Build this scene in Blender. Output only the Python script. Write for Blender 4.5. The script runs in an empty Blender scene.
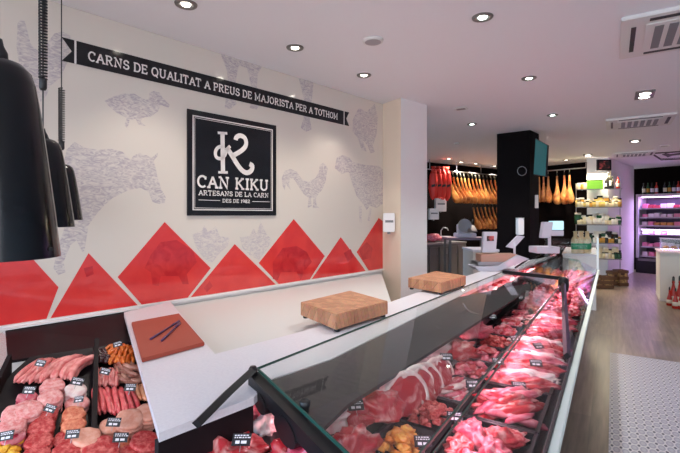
import bpy, math, random
from mathutils import Vector, noise, geometry, Matrix
random.seed(7)
R = random.Random(11)
C = bpy.context.scene.collection
PI = math.pi
# ---------------------------------------------------------------- camera frame
F, CX, HZ, EYE = 430.0, 340.0, 215.0, 1.70
PHI = math.atan2(272, 430)
CP, SP = math.cos(PHI), math.sin(PHI)
CEIL = 3.13
def cw(xc, d, z=0.0):
    return Vector((xc * CP - d * SP, xc * SP + d * CP, z))
def atd(px, py, d):
    return cw((px - CX) / F * d, d, EYE - (py - HZ) / F * d)
def at(px, py, z):
    d = F * (EYE - z) / (py - HZ)
    return cw((px - CX) / F * d, d, z)
def dep(py, z):
    return F * (EYE - z) / (py - HZ)
# long wall with the mural
WS = math.hypot(1, .929)
def wd(px):
    return 4.61 / (.929 - (px - CX) / F)
def wsz(px, py):
    d = wd(px)
    return ((d - 2.68) * WS, EYE - (py - HZ) / F * d)
W0 = cw(-2.12, 2.68)
WU = (cw(.929, 1.0) / WS); WU.z = 0; WU.normalize()
WN = Vector((WU.y, -WU.x, 0))            # into the room
if WN.dot(cw(0, 0) - W0) < 0: WN = -WN
def W(s, z, off=0.0):
    return W0 + WU * s + WN * off + Vector((0, 0, z))
# ---------------------------------------------------------------- materials
def mat(name, col, rough=.5, metal=0, emit=None, es=1.0, spec=.5, coat=0, bump=None, noise_mix=None, alpha=None):
    m = bpy.data.materials.new(name); m.use_nodes = True
    nt = m.node_tree; b = nt.nodes['Principled BSDF']
    b.inputs['Base Color'].default_value = (*col, 1); b.inputs['Roughness'].default_value = rough
    b.inputs['Metallic'].default_value = metal; b.inputs['Specular IOR Level'].default_value = spec
    b.inputs['Coat Weight'].default_value = coat; b.inputs['Coat Roughness'].default_value = .04
    if emit:
        b.inputs['Emission Color'].default_value = (*emit, 1); b.inputs['Emission Strength'].default_value = es
    tc = nt.nodes.new('ShaderNodeTexCoord')
    if noise_mix:
        cols, scale, lo, hi = noise_mix[:4]
        n = nt.nodes.new('ShaderNodeTexNoise'); n.inputs['Scale'].default_value = scale
        n.inputs['Detail'].default_value = 5; n.inputs['Distortion'].default_value = noise_mix[4] if len(noise_mix) > 4 else .3
        r = nt.nodes.new('ShaderNodeValToRGB')
        r.color_ramp.elements[0].position = lo; r.color_ramp.elements[0].color = (*cols[0], 1)
        r.color_ramp.elements[1].position = hi; r.color_ramp.elements[1].color = (*cols[1], 1)
        oi = nt.nodes.new('ShaderNodeObjectInfo')
        ad = nt.nodes.new('ShaderNodeVectorMath'); ad.operation = 'ADD'
        ml = nt.nodes.new('ShaderNodeMath'); ml.operation = 'MULTIPLY'; ml.inputs[1].default_value = 37.0
        nt.links.new(oi.outputs['Random'], ml.inputs[0])
        nt.links.new(tc.outputs['Object'], ad.inputs[0]); nt.links.new(ml.outputs[0], ad.inputs[1])
        if len(noise_mix) > 5:
            mp = nt.nodes.new('ShaderNodeMapping'); mp.inputs['Scale'].default_value = noise_mix[5]
            nt.links.new(ad.outputs[0], mp.inputs[0]); nt.links.new(mp.outputs[0], n.inputs['Vector'])
        else: nt.links.new(ad.outputs[0], n.inputs['Vector'])
        nt.links.new(n.outputs['Fac'], r.inputs['Fac']); nt.links.new(r.outputs['Color'], b.inputs['Base Color'])
    if bump:
        n2 = nt.nodes.new('ShaderNodeTexNoise'); n2.inputs['Scale'].default_value = bump[0]
        bp = nt.nodes.new('ShaderNodeBump'); bp.inputs['Strength'].default_value = bump[1]; bp.inputs['Distance'].default_value = .004
        nt.links.new(tc.outputs['Object'], n2.inputs['Vector'])
        nt.links.new(n2.outputs['Fac'], bp.inputs['Height']); nt.links.new(bp.outputs['Normal'], b.inputs['Normal'])
    return m
def glass(name, tint, refl=1.0):
    m = bpy.data.materials.new(name); m.use_nodes = True; nt = m.node_tree; nt.nodes.clear()
    o = nt.nodes.new('ShaderNodeOutputMaterial'); mx = nt.nodes.new('ShaderNodeMixShader')
    t = nt.nodes.new('ShaderNodeBsdfTransparent'); t.inputs[0].default_value = (*tint, 1)
    g = nt.nodes.new('ShaderNodeBsdfGlossy'); g.inputs['Roughness'].default_value = .015
    g.inputs['Color'].default_value = (.92, .96, .98, 1)
    ge = nt.nodes.new('ShaderNodeNewGeometry'); dt = nt.nodes.new('ShaderNodeVectorMath'); dt.operation = 'DOT_PRODUCT'
    nt.links.new(ge.outputs['Incoming'], dt.inputs[0]); nt.links.new(ge.outputs['Normal'], dt.inputs[1])
    def mth(op, a, b=None):
        k = nt.nodes.new('ShaderNodeMath'); k.operation = op
        nt.links.new(a, k.inputs[0])
        if b is not None: k.inputs[1].default_value = b
        return k.outputs[0]
    ab = mth('ABSOLUTE', dt.outputs['Value'])
    om = nt.nodes.new('ShaderNodeMath'); om.operation = 'SUBTRACT'; om.inputs[0].default_value = 1; nt.links.new(ab, om.inputs[1]); om.use_clamp = True
    fr_ = mth('MULTIPLY', mth('ADD', mth('MULTIPLY', mth('POWER', om.outputs[0], 5.0), .96), .04), refl)
    nt.links.new(fr_, mx.inputs[0])
    nt.links.new(t.outputs[0], mx.inputs[1]); nt.links.new(g.outputs[0], mx.inputs[2]); nt.links.new(mx.outputs[0], o.inputs[0])
    return m
M = {}
M['wall'] = mat('white_paint', (.80, .77, .76), .6)
M['ceil'] = mat('ceiling_paint', (.86, .845, .885), .7)
M['mural'] = mat('glossy_mural', (.68, .625, .56), .12, coat=.4)
M['print'] = mat('print_lilac', (.6, .55, .58), .2, coat=.3, noise_mix=(((.44, .39, .42), (.66, .605, .56)), 16, .36, .62, 2.2, (1, 1, 2.4)))
M['print_faint'] = mat('print_faint', (.68, .64, .65), .2, coat=.3, noise_mix=(((.52, .465, .49), (.67, .615, .56)), 24, .36, .60, 1.6, (1, 1, 2.0)))
M['red'] = mat('mural_red', (.66, .034, .034), .14, coat=.5, noise_mix=(((.62, .030, .032), (.74, .050, .044)), 5, .3, .7))
M['darkred'] = mat('mural_red_print', (.42, .02, .03), .14, coat=.5, noise_mix=(((.47, .016, .024), (.60, .03, .034)), 9, .35, .65, 1.2))
M['signblack'] = mat('sign_black', (.010, .010, .013), .12, spec=.4)
M['signwhite'] = mat('sign_white', (.74, .70, .68), .4)
M['black'] = mat('black_lacquer', (.008, .007, .009), .4, spec=.3)
M['blackmatte'] = mat('black_matte', (.016, .013, .016), .7)
M['casebk'] = mat('case_black', (.010, .006, .008), .55, spec=.2)
M['lamp'] = mat('lamp_black', (.002, .003, .005), .16, spec=.4, bump=(60, .04))
M['cord'] = mat('cord_black', (.012, .012, .014), .5)
M['quartz'] = mat('white_quartz', (.76, .72, .77), .28, noise_mix=(((.66, .64, .70), (.72, .70, .75)), 90, .3, .7))
M['deck'] = mat('deck_grey', (.06, .05, .055), .6, spec=.2, noise_mix=(((.040, .032, .036), (.062, .052, .055)), 5, .35, .65, .2, (.6, 14, 1)))
M['bumper'] = mat('aluminium_strip', (.62, .72, .72), .35, metal=.2)
M['steel'] = mat('brushed_steel', (.42, .40, .41), .3, metal=.9)
M['darksteel'] = mat('dark_steel', (.16, .15, .155), .4, metal=.3)
M['glass'] = glass('clear_glass', (.97, .99, .98), .65)
M['glassedge'] = mat('green_glass_edge', (.012, .07, .055), .3)
M['redboard'] = mat('red_plastic_board', (.36, .062, .035), .5)
M['redboardside'] = mat('red_plastic_side', (.30, .045, .035), .5)
M['purple'] = mat('purple_plastic', (.09, .04, .12), .4)
M['scale'] = mat('scale_grey', (.50, .49, .56), .35)
M['white'] = mat('white_plastic', (.82, .80, .80), .35)
M['paper'] = mat('card_white', (.8, .76, .74), .7)
M['tv'] = mat('tv_screen', (.02, .08, .08), .1, emit=(.04, .16, .17), es=.22)
M['red_meat'] = mat('red_meat', (.5, .03, .04), .32, coat=.25, bump=(60, .4), noise_mix=(((.46, .018, .03), (.80, .48, .46)), 8, .50, .72, 2.6))
M['pink_meat'] = mat('pink_meat', (.7, .2, .25), .32, coat=.25, bump=(60, .3), noise_mix=(((.56, .05, .10), (.78, .36, .40)), 9, .42, .74, 2.2))
M['fat'] = mat('fat_white', (.86, .70, .66), .38, coat=.2, noise_mix=(((.74, .42, .43), (.88, .76, .73)), 14, .35, .6, 1.4))
M['mince'] = mat('minced_meat', (.56, .05, .05), .45, bump=(160, .9), noise_mix=(((.46, .022, .028), (.76, .20, .18)), 70, .40, .72))
M['mince_pink'] = mat('minced_pink', (.75, .26, .25), .45, bump=(160, .7), noise_mix=(((.72, .20, .20), (.88, .52, .50)), 60, .35, .7))
M['peach'] = mat('peach_patty', (.78, .36, .26), .5, bump=(120, .4), noise_mix=(((.74, .30, .21), (.84, .46, .36)), 50, .35, .7))
M['orange_patty'] = mat('orange_patty', (.70, .2, .1), .45, bump=(140, .7), noise_mix=(((.62, .12, .06), (.82, .34, .2)), 60, .35, .7))
M['sausage_pink'] = mat('sausage_pink', (.74, .2, .19), .3, coat=.3, noise_mix=(((.66, .13, .13), (.84, .36, .33)), 30, .35, .7))
M['sausage_red'] = mat('sausage_red', (.72, .09, .1), .3, coat=.3, noise_mix=(((.64, .05, .07), (.82, .2, .19)), 30, .35, .7))
M['sausage_orange'] = mat('sausage_orange', (.72, .15, .02), .35, coat=.3, noise_mix=(((.58, .08, .01), (.86, .25, .04)), 30, .35, .7))
M['tan_sausage'] = mat('tan_sausage', (.7, .3, .16), .35, coat=.3, noise_mix=(((.62, .2, .09), (.82, .42, .25)), 30, .35, .7))
M['sausage_brown'] = mat('sausage_brown', (.34, .12, .08), .35, coat=.3, noise_mix=(((.28, .06, .04), (.62, .34, .26)), 22, .35, .7))
M['sausage_dark'] = mat('blood_sausage', (.05, .012, .016), .25, coat=.5)
M['chicken'] = mat('marinated_chicken', (.86, .30, .03), .4, coat=.3, noise_mix=(((.80, .16, .01), (.92, .46, .10)), 20, .35, .7))
M['yellow'] = mat('yellow_marinade', (.82, .42, .03), .4, noise_mix=(((.78, .30, .01), (.9, .58, .08)), 20, .35, .7))
M['tray'] = mat('tray_clear_grey', (.07, .06, .075), .25)
M['trayblack'] = mat('tray_black', (.012, .009, .012), .4, spec=.3)
M['skin'] = mat('tag_black', (.013, .013, .018), .4)
M['chalk'] = mat('chalk_white', (.75, .72, .78), .6)
M['ham'] = mat('cured_ham', (.5, .18, .05), .4, coat=.3, noise_mix=(((.26, .05, .008), (.66, .29, .075)), 6, .35, .7, .8))
M['rope'] = mat('hook_rope', (.45, .4, .3), .6)
M['redbag'] = mat('red_bag', (.72, .03, .02), .5)
M['greenbox'] = mat('green_box', (.15, .38, .02), .5)
M['bottle_dark'] = mat('bottle_dark', (.02, .02, .015), .1)
M['bottle_green'] = mat('bottle_green', (.02, .07, .03), .1)
M['bottle_red'] = mat('bottle_red', (.45, .03, .02), .2)
M['label_cream'] = mat('label_cream', (.75, .68, .55), .6)
M['label_green'] = mat('label_green', (.03, .35, .16), .6)
M['jar_amber'] = mat('jar_amber', (.6, .3, .05), .2)
M['jar_cream'] = mat('jar_cream', (.75, .62, .35), .3)
M['jar_yellow'] = mat('jar_yellow', (.75, .5, .12), .3)
M['pack_pink'] = mat('pack_pink', (.72, .2, .34), .3)
M['pack_white'] = mat('pack_white', (.75, .66, .74), .4)
M['pack_red'] = mat('pack_red', (.45, .05, .08), .3)
M['bread'] = mat('bread_crust', (.62, .26, .07), .6)
M['orange_floor'] = mat('crate_wood', (.12, .055, .025), .6)
M['led'] = mat('led_glow', (1, .8, 1), .5, emit=(.85, .6, 1.0), es=6)
M['bulb'] = mat('bulb_glow', (1, 1, .95), .5, emit=(1, .93, .80), es=14)
M['bulb_green'] = mat('bulb_glow_cool', (1, 1, .95), .5, emit=(.80, 1, .86), es=14)
M['nickel'] = mat('satin_nickel', (.22, .20, .19), .35, metal=.5)
M['grille'] = mat('grille_grey', (.20, .20, .21), .5)
M['acwhite'] = mat('ac_plastic', (.74, .72, .70), .4)
M['blackink'] = mat('ink_black', (.02, .018, .02), .5)
M['cream'] = mat('cream_paint', (.80, .68, .55), .6)
M['blackwall'] = mat('black_wall', (.004, .0025, .0025), .9, spec=.04)
M['blackpillar'] = mat('pillar_black', (.005, .003, .003), .7, spec=.05)
M['photo'] = mat('photo_picture', (.1, .03, .03), .3, noise_mix=(((.02, .01, .01), (.5, .08, .08)), 9, .45, .6))
def wood_block():
    m = bpy.data.materials.new('butcher_block_wood'); m.use_nodes = True; nt = m.node_tree; b = nt.nodes['Principled BSDF']
    tc = nt.nodes.new('ShaderNodeTexCoord')
    br = nt.nodes.new('ShaderNodeTexBrick'); br.inputs['Scale'].default_value = 1
    br.inputs['Brick Width'].default_value = .055; br.inputs['Row Height'].default_value = .034; br.inputs['Mortar Size'].default_value = .0008
    br.inputs['Color1'].default_value = (.54, .265, .145, 1); br.inputs['Color2'].default_value = (.37, .16, .085, 1); br.inputs['Mortar'].default_value = (.24, .1, .05, 1)
    n = nt.nodes.new('ShaderNodeTexNoise'); n.inputs['Scale'].default_value = 45
    mx = nt.nodes.new('ShaderNodeMixRGB'); mx.blend_type = 'OVERLAY'; mx.inputs[0].default_value = .35
    sx = nt.nodes.new('ShaderNodeSeparateXYZ'); cb = nt.nodes.new('ShaderNodeCombineXYZ'); ad = nt.nodes.new('ShaderNodeMath')
    nt.links.new(tc.outputs['Object'], sx.inputs[0]); nt.links.new(sx.outputs[0], cb.inputs[0])
    ad.operation = 'MULTIPLY_ADD'; ad.inputs[1].default_value = .31; nt.links.new(sx.outputs[2], ad.inputs[0]); nt.links.new(sx.outputs[1], ad.inputs[2])
    nt.links.new(ad.outputs[0], cb.inputs[1]); nt.links.new(cb.outputs[0], br.inputs['Vector'])
    nt.links.new(tc.outputs['Object'], n.inputs['Vector'])
    nt.links.new(br.outputs['Color'], mx.inputs[1]); nt.links.new(n.outputs['Color'], mx.inputs[2]); nt.links.new(mx.outputs[0], b.inputs['Base Color'])
    b.inputs['Roughness'].default_value = .5
    return m
M['block'] = wood_block()
def wood_floor():
    m = bpy.data.materials.new('plank_floor'); m.use_nodes = True; nt = m.node_tree; b = nt.nodes['Principled BSDF']
    tc = nt.nodes.new('ShaderNodeTexCoord'); mp = nt.nodes.new('ShaderNodeMapping'); mp.inputs['Rotation'].default_value[2] = PI / 2
    br = nt.nodes.new('ShaderNodeTexBrick'); br.inputs['Scale'].default_value = 1
    br.inputs['Brick Width'].default_value = 1.2; br.inputs['Row Height'].default_value = .15; br.inputs['Mortar Size'].default_value = .0015
    br.inputs['Color1'].default_value = (.235, .175, .125, 1); br.inputs['Color2'].default_value = (.155, .12, .09, 1); br.inputs['Mortar'].default_value = (.12, .09, .07, 1)
    mp2 = nt.nodes.new('ShaderNodeMapping'); mp2.inputs['Scale'].default_value = (12, .9, 1)
    n = nt.nodes.new('ShaderNodeTexNoise'); n.inputs['Scale'].default_value = 2.2; n.inputs['Detail'].default_value = 8
    mx = nt.nodes.new('ShaderNodeMixRGB'); mx.blend_type = 'OVERLAY'; mx.inputs[0].default_value = .75
    nt.links.new(tc.outputs['Object'], mp.inputs[0]); nt.links.new(mp.outputs[0], br.inputs['Vector'])
    nt.links.new(tc.outputs['Object'], mp2.inputs[0]); nt.links.new(mp2.outputs[0], n.inputs['Vector'])
    nt.links.new(br.outputs['Color'], mx.inputs[1]); nt.links.new(n.outputs['Fac'], mx.inputs[2]); nt.links.new(mx.outputs[0], b.inputs['Base Color'])
    b.inputs['Roughness'].default_value = .32
    return m
M['floor'] = wood_floor()
def tile_mat():
    m = bpy.data.materials.new('patterned_tile'); m.use_nodes = True; nt = m.node_tree; b = nt.nodes['Principled BSDF']
    tc = nt.nodes.new('ShaderNodeTexCoord')
    def dist(off, scale):
        mp = nt.nodes.new('ShaderNodeMapping'); mp.inputs['Scale'].default_value = (scale * 2, scale * 1.1, 0); mp.inputs['Location'].default_value = (off, off, 0)
        nt.links.new(tc.outputs['Object'], mp.inputs[0])
        fr = nt.nodes.new('ShaderNodeVectorMath'); fr.operation = 'FRACTION'; nt.links.new(mp.outputs[0], fr.inputs[0])
        sb = nt.nodes.new('ShaderNodeVectorMath'); sb.operation = 'SUBTRACT'; sb.inputs[1].default_value = (.5, .5, 0); nt.links.new(fr.outputs[0], sb.inputs[0])
        ln = nt.nodes.new('ShaderNodeVectorMath'); ln.operation = 'LENGTH'; nt.links.new(sb.outputs[0], ln.inputs[0])
        return ln.outputs['Value']
    def step(v, t, gt=False):
        k = nt.nodes.new('ShaderNodeMath'); k.operation = 'GREATER_THAN' if gt else 'LESS_THAN'; k.inputs[1].default_value = t
        nt.links.new(v, k.inputs[0]); return k.outputs[0]
    def mixc(f, a, bcol):
        k = nt.nodes.new('ShaderNodeMixRGB'); nt.links.new(f, k.inputs[0])
        if isinstance(a, tuple): k.inputs[1].default_value = (*a, 1)
        else: nt.links.new(a, k.inputs[1])
        k.inputs[2].default_value = (*bcol, 1); return k.outputs[0]
    d0 = dist(0, 9.0); d1 = dist(.5, 9.0)
    c = mixc(step(d0, .42), (.56, .54, .56), (.30, .30, .36))
    c = mixc(step(d0, .24), c, (.40, .39, .44))
    c = mixc(step(d1, .17), c, (.05, .045, .08))
    nt.links.new(c, b.inputs['Base Color']); b.inputs['Roughness'].default_value = .4
    return m
M['tile'] = tile_mat()
# ---------------------------------------------------------------- mesh builder (world coordinates)
class MB:
    def __init__(s): s.v = []; s.f = []
    def add(s, vs, fs):
        b = len(s.v); s.v += [Vector(v) for v in vs]; s.f += [tuple(b + i for i in f) for f in fs]; return s
    def box(s, c, size, rz=0, rx=0):
        c = Vector(c); m = Matrix.Rotation(rz, 3, 'Z') @ Matrix.Rotation(rx, 3, 'X')
        vs = [c + m @ Vector((x * size[0] / 2, y * size[1] / 2, z * size[2] / 2)) for x in (-1, 1) for y in (-1, 1) for z in (-1, 1)]
        return s.add(vs, [(0, 1, 3, 2), (4, 6, 7, 5), (0, 4, 5, 1), (2, 3, 7, 6), (0, 2, 6, 4), (1, 5, 7, 3)])
    def prism(s, poly, vec):
        vec = Vector(vec); n = len(poly); p = [Vector(q) for q in poly]
        tris = geometry.tessellate_polygon([p]) if n > 4 else [tuple(range(n))]
        fs = [tuple(t) for t in tris] + [tuple(i + n for i in reversed(t)) for t in tris] + [(i, (i + 1) % n, (i + 1) % n + n, i + n) for i in range(n)]
        return s.add(p + [q + vec for q in p], fs)
    def tube(s, path, r, seg=8, cap=True, flat=1.0):
        path = [Vector(p) for p in path]; n = len(path); rs = r if isinstance(r, (list, tuple)) else [r] * n
        vs = []; fs = []; up = Vector((0, 0, 1)); prev = None
        for i, p in enumerate(path):
            t = (path[min(i + 1, n - 1)] - path[max(i - 1, 0)]).normalized()
            if prev is None:
                a = t.cross(up)
                if a.length < .05: a = t.cross(Vector((1, 0, 0)))
            else: a = prev - t * prev.dot(t)
            a.normalize(); prev = a; b = t.cross(a)
            for k in range(seg):
                an = 2 * PI * k / seg; vs.append(p + (a * math.cos(an) + b * math.sin(an) * flat) * rs[i])
        for i in range(n - 1):
            for k in range(seg): fs.append((i * seg + k, i * seg + (k + 1) % seg, (i + 1) * seg + (k + 1) % seg, (i + 1) * seg + k))
        if cap: fs += [tuple(range(seg))[::-1], tuple((n - 1) * seg + k for k in range(seg))]
        return s.add(vs, fs)
    def lathe(s, c, prof, seg=20, wob=0, sd=0, cap=True):
        c = Vector(c); vs = []; fs = []
        for j, (r, z) in enumerate(prof):
            for k in range(seg):
                an = 2 * PI * k / seg; rr = r
                if wob: rr = r * (1 + wob * noise.noise(Vector((math.cos(an) * 2 + sd, math.sin(an) * 2, z * 20))))
                vs.append(c + Vector((rr * math.cos(an), rr * math.sin(an), z)))
        for j in range(len(prof) - 1):
            for k in range(seg): fs.append((j * seg + k, j * seg + (k + 1) % seg, (j + 1) * seg + (k + 1) % seg, (j + 1) * seg + k))
        if cap and prof[0][0] > 1e-5: fs.append(tuple(range(seg))[::-1])
        if cap and prof[-1][0] > 1e-5: fs.append(tuple((len(prof) - 1) * seg + k for k in range(seg)))
        return s.add(vs, fs)
    def blob(s, c, rad, amp=.15, fr=2.0, sd=0, nu=16, nv=10, flatb=.55, sq=1.0):
        c = Vector(c); vs = []; fs = []
        for j in range(nv + 1):
            th = PI * j / nv
            for k in range(nu):
                an = 2 * PI * k / nu
                d = Vector((math.sin(th) * math.cos(an), math.sin(th) * math.sin(an), math.cos(th)))
                q = 1 + amp * noise.noise(d * fr + Vector((sd * 3.7, sd, 0))) * 1.6 + amp * .5 * noise.noise(d * fr * 2.7 + Vector((sd, 5, sd)))
                x = math.copysign(abs(d.x) ** sq, d.x); y = math.copysign(abs(d.y) ** sq, d.y); zz = d.z if d.z > 0 else d.z * flatb
                vs.append(c + Vector((x * rad[0] * q, y * rad[1] * q, zz * rad[2] * q)))
        for j in range(nv):
            for k in range(nu): fs.append((j * nu + k, (j + 1) * nu + k, (j + 1) * nu + (k + 1) % nu, j * nu + (k + 1) % nu))
        return s.add(vs, fs)
    def mesh(s, name, m, smooth=False, origin=(0, 0, 0), bevel=0):
        import bmesh
        o = Vector(origin); me = bpy.data.meshes.new(name); me.from_pydata([v - o for v in s.v], [], s.f)
        bm = bmesh.new(); bm.from_mesh(me); bmesh.ops.remove_doubles(bm, verts=bm.verts, dist=1e-5)
        bmesh.ops.recalc_face_normals(bm, faces=bm.faces)
        if bevel: bmesh.ops.bevel(bm, geom=bm.edges[:], offset=bevel, segments=2, affect='EDGES')
        bm.to_mesh(me); bm.free()
        if smooth:
            for p in me.polygons: p.use_smooth = True
        me.materials.append(m); return me
def link(name, me, parent=None, loc=(0, 0, 0), rot=(0, 0, 0), sc=1):
    o = bpy.data.objects.new(name, me); C.objects.link(o); o.location = loc; o.rotation_euler = rot
    o.scale = (sc,) * 3 if isinstance(sc, (int, float)) else sc
    if parent: o.parent = parent
    return o
def base_of(o):
    b = Vector((0, 0, 0))
    while o is not None: b += Vector(o.location); o = o.parent
    return b
def tag(o, label, cat, group=None, kind=None):
    o['label'] = label; o['category'] = cat
    if group: o['group'] = group
    if kind: o['kind'] = kind
    return o
def thing(name, loc, label, cat, group=None, rz=0):
    o = bpy.data.objects.new(name, None); C.objects.link(o); o.location = loc; o.rotation_euler = (0, 0, rz)
    o.empty_display_size = .1
    return tag(o, label, cat, group)
def part(name, mb, m, parent, smooth=False, bevel=0, label=None):
    o = link(name, mb.mesh(name, m, smooth, base_of(parent), bevel), parent)
    if label: o['label'] = label
    return o
def single(name, mb, m, label, cat, group=None, smooth=False, bevel=0, origin=None, kind=None):
    if origin is None:
        n = len(mb.v); origin = (sum(v.x for v in mb.v) / n, sum(v.y for v in mb.v) / n, min(v.z for v in mb.v))
    o = link(name, mb.mesh(name, m, smooth, origin, bevel), None, origin)
    return tag(o, label, cat, group, kind)
def struct(name, mb, m, parent=None, smooth=False):
    o = link(name, mb.mesh(name, m, smooth, base_of(parent) if parent else (0, 0, 0)), parent)
    if not parent: o['kind'] = 'structure'
    return o
def dup(root, loc, rz=None, label=None, group=None, sc=None):
    r = root.copy(); C.objects.link(r); r.location = loc
    if rz is not None: r.rotation_euler = (0, 0, rz)
    if label: r['label'] = label
    if group: r['group'] = group
    if sc is not None: r.scale = (sc,) * 3 if isinstance(sc, (int, float)) else sc
    for ch in list(root.children):
        c = ch.copy(); C.objects.link(c); c.parent = r
        for g in list(ch.children):
            d = g.copy(); C.objects.link(d); d.parent = c
    return r
UP = Vector((0, 0, 1))
def vz(z): return Vector((0, 0, z))
# ---------------------------------------------------------------- shell
struct('floor', MB().box((-2.0, 7.0, -.05), (26, 26, .1)), M['floor'])
struct('ceiling', MB().box((-2.0, 8.6, CEIL + .05), (26, 19.0, .1)), M['ceil'])
sL, sE = -2.2, wsz(383, 0)[0]
struct('wall_left', MB().prism([W(sL, 0, 0), W(sE + .12, 0, 0), W(sE + .12, 0, -.2), W(sL, 0, -.2)], vz(CEIL)), M['wall'])
# square column at the end of the long wall: cream side, white front
colp = [cw(.556, 5.56), cw(.745, 5.25), cw(1.131, 5.59), cw(.94, 5.9)]
struct('wall_pillar', MB().prism(colp, vz(CEIL)), M['wall'])
e1 = (colp[1] - colp[0]).normalized(); n1 = Vector((e1.y, -e1.x, 0))
if n1.dot(-colp[0]) < 0: n1 = -n1
tr = MB().prism([colp[0] + n1 * .002, colp[1] + n1 * .002, colp[1] + n1 * .012, colp[0] + n1 * .012], vz(CEIL))
struct('trim_1', tr, M['cream'])
# black-walled ham corner
A0, AC, B1 = cw(2.35 - 4.33, 11.6 - 3.09), cw(5.24, 13.66), cw(5.24 + 1.42 * 1.14, 13.66 - 2.06 * 1.14)
dA = (AC - A0).normalized(); dB = (B1 - AC).normalized()
struct('wall_back', MB().prism([A0, AC, AC - dB * .2 + dA * .2, A0 - dB * .2], vz(CEIL)), M['blackwall'])
struct('wall_back_right', MB().prism([AC, B1, B1 + dA * .2, AC + dA * .2], vz(CEIL)), M['blackwall'])
# white column with the shop shelves, its side runs back to the fridge wall
k1, k2, k3 = cw(6.25, 10.88), cw(6.66, 10.69), cw(8.75, 12.8)
struct('wall_white', MB().prism([k1, k2, k3, k3 + (k1 - k2) * 1.0], vz(CEIL)), M['wall'])
fd = cw(.93, -1.3).normalized(); fd.z = 0
fn = Vector((fd.y, -fd.x, 0))
if fn.dot(-k3) < 0: fn = -fn
F0 = k3 + fn * .05
struct('wall_fridge', MB().prism([k3 - fd * .3 - fn * .70, k3 + fd * 6 - fn * .70, k3 + fd * 6 - fn * .9, k3 - fd * .3 - fn * .9], vz(CEIL)), M['blackwall'])
struct('wall_right', MB().box((4.6, 6.5, CEIL / 2), (.2, 15, CEIL)), M['wall'])
# black pillar
bp_ = [cw(2.77, 7.59), cw(3.195, 7.23), cw(3.51, 7.59), cw(3.09, 7.95)]
struct('wall_black_pillar', MB().prism(bp_, vz(CEIL)), M['blackpillar'])
# tile inlay in the floor
ti = at(610, 353, 0)
struct('floor_tile_inlay', MB().box((ti.x + 1.6, ti.y - 2.2, .004), (3.2, 4.4, .008)), M['tile'])

# ---------------------------------------------------------------- mural
mural = thing('mural_panel', W((sL + sE) / 2, 1.0), 'glossy white mural with animal drawings and red triangles covering the long wall', 'mural')
part('panel', MB().prism([W(sL, 1.0, .0015), W(sE, 1.0, .0015), W(sE, 1.0, .010), W(sL, 1.0, .010)], vz(CEIL - 1.0 - .002)), M['mural'], mural)
for s_ in (wsz(187, 0)[0] - .02, wsz(60, 0)[0], wsz(285, 0)[0]):
    pass
part('base_ledge', MB().prism([W(sL, .988, .002), W(sE, .988, .002), W(sE, .988, .03), W(sL, .988, .03)], vz(.02)), M['white'], mural)
def wallpoly(pts, off=.0105, th=.0012):
    p = [W(*wsz(x, y), off) for x, y in pts]
    return MB().prism(p, WN * th)
def base_y(px):       # pixel row of the mural's lower edge
    return HZ + (EYE - 1.012) * F / wd(px)
def tri(pts): part('red_triangle', wallpoly(pts), M['red'], mural)
by = base_y
tri([(-60, 225), (6, 230), (58, 287), (46, by(46)), (-60, by(-60))])
tri([(88, 253), (137, by(137)), (50, by(50))])
tri([(164, 222), (210, 268), (187, by(187)), (141, by(141)), (117, 277)])
tri([(234, 244), (275, by(275)), (190, by(190))])
tri([(293, 219), (324, 256), (309, by(309)), (278, by(278)), (258, 263)])
tri([(340, 237), (365, by(365)), (311, by(311))])
tri([(378, 218), (382, 221), (382, by(382)), (368, by(368)), (356, 252)])
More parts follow.
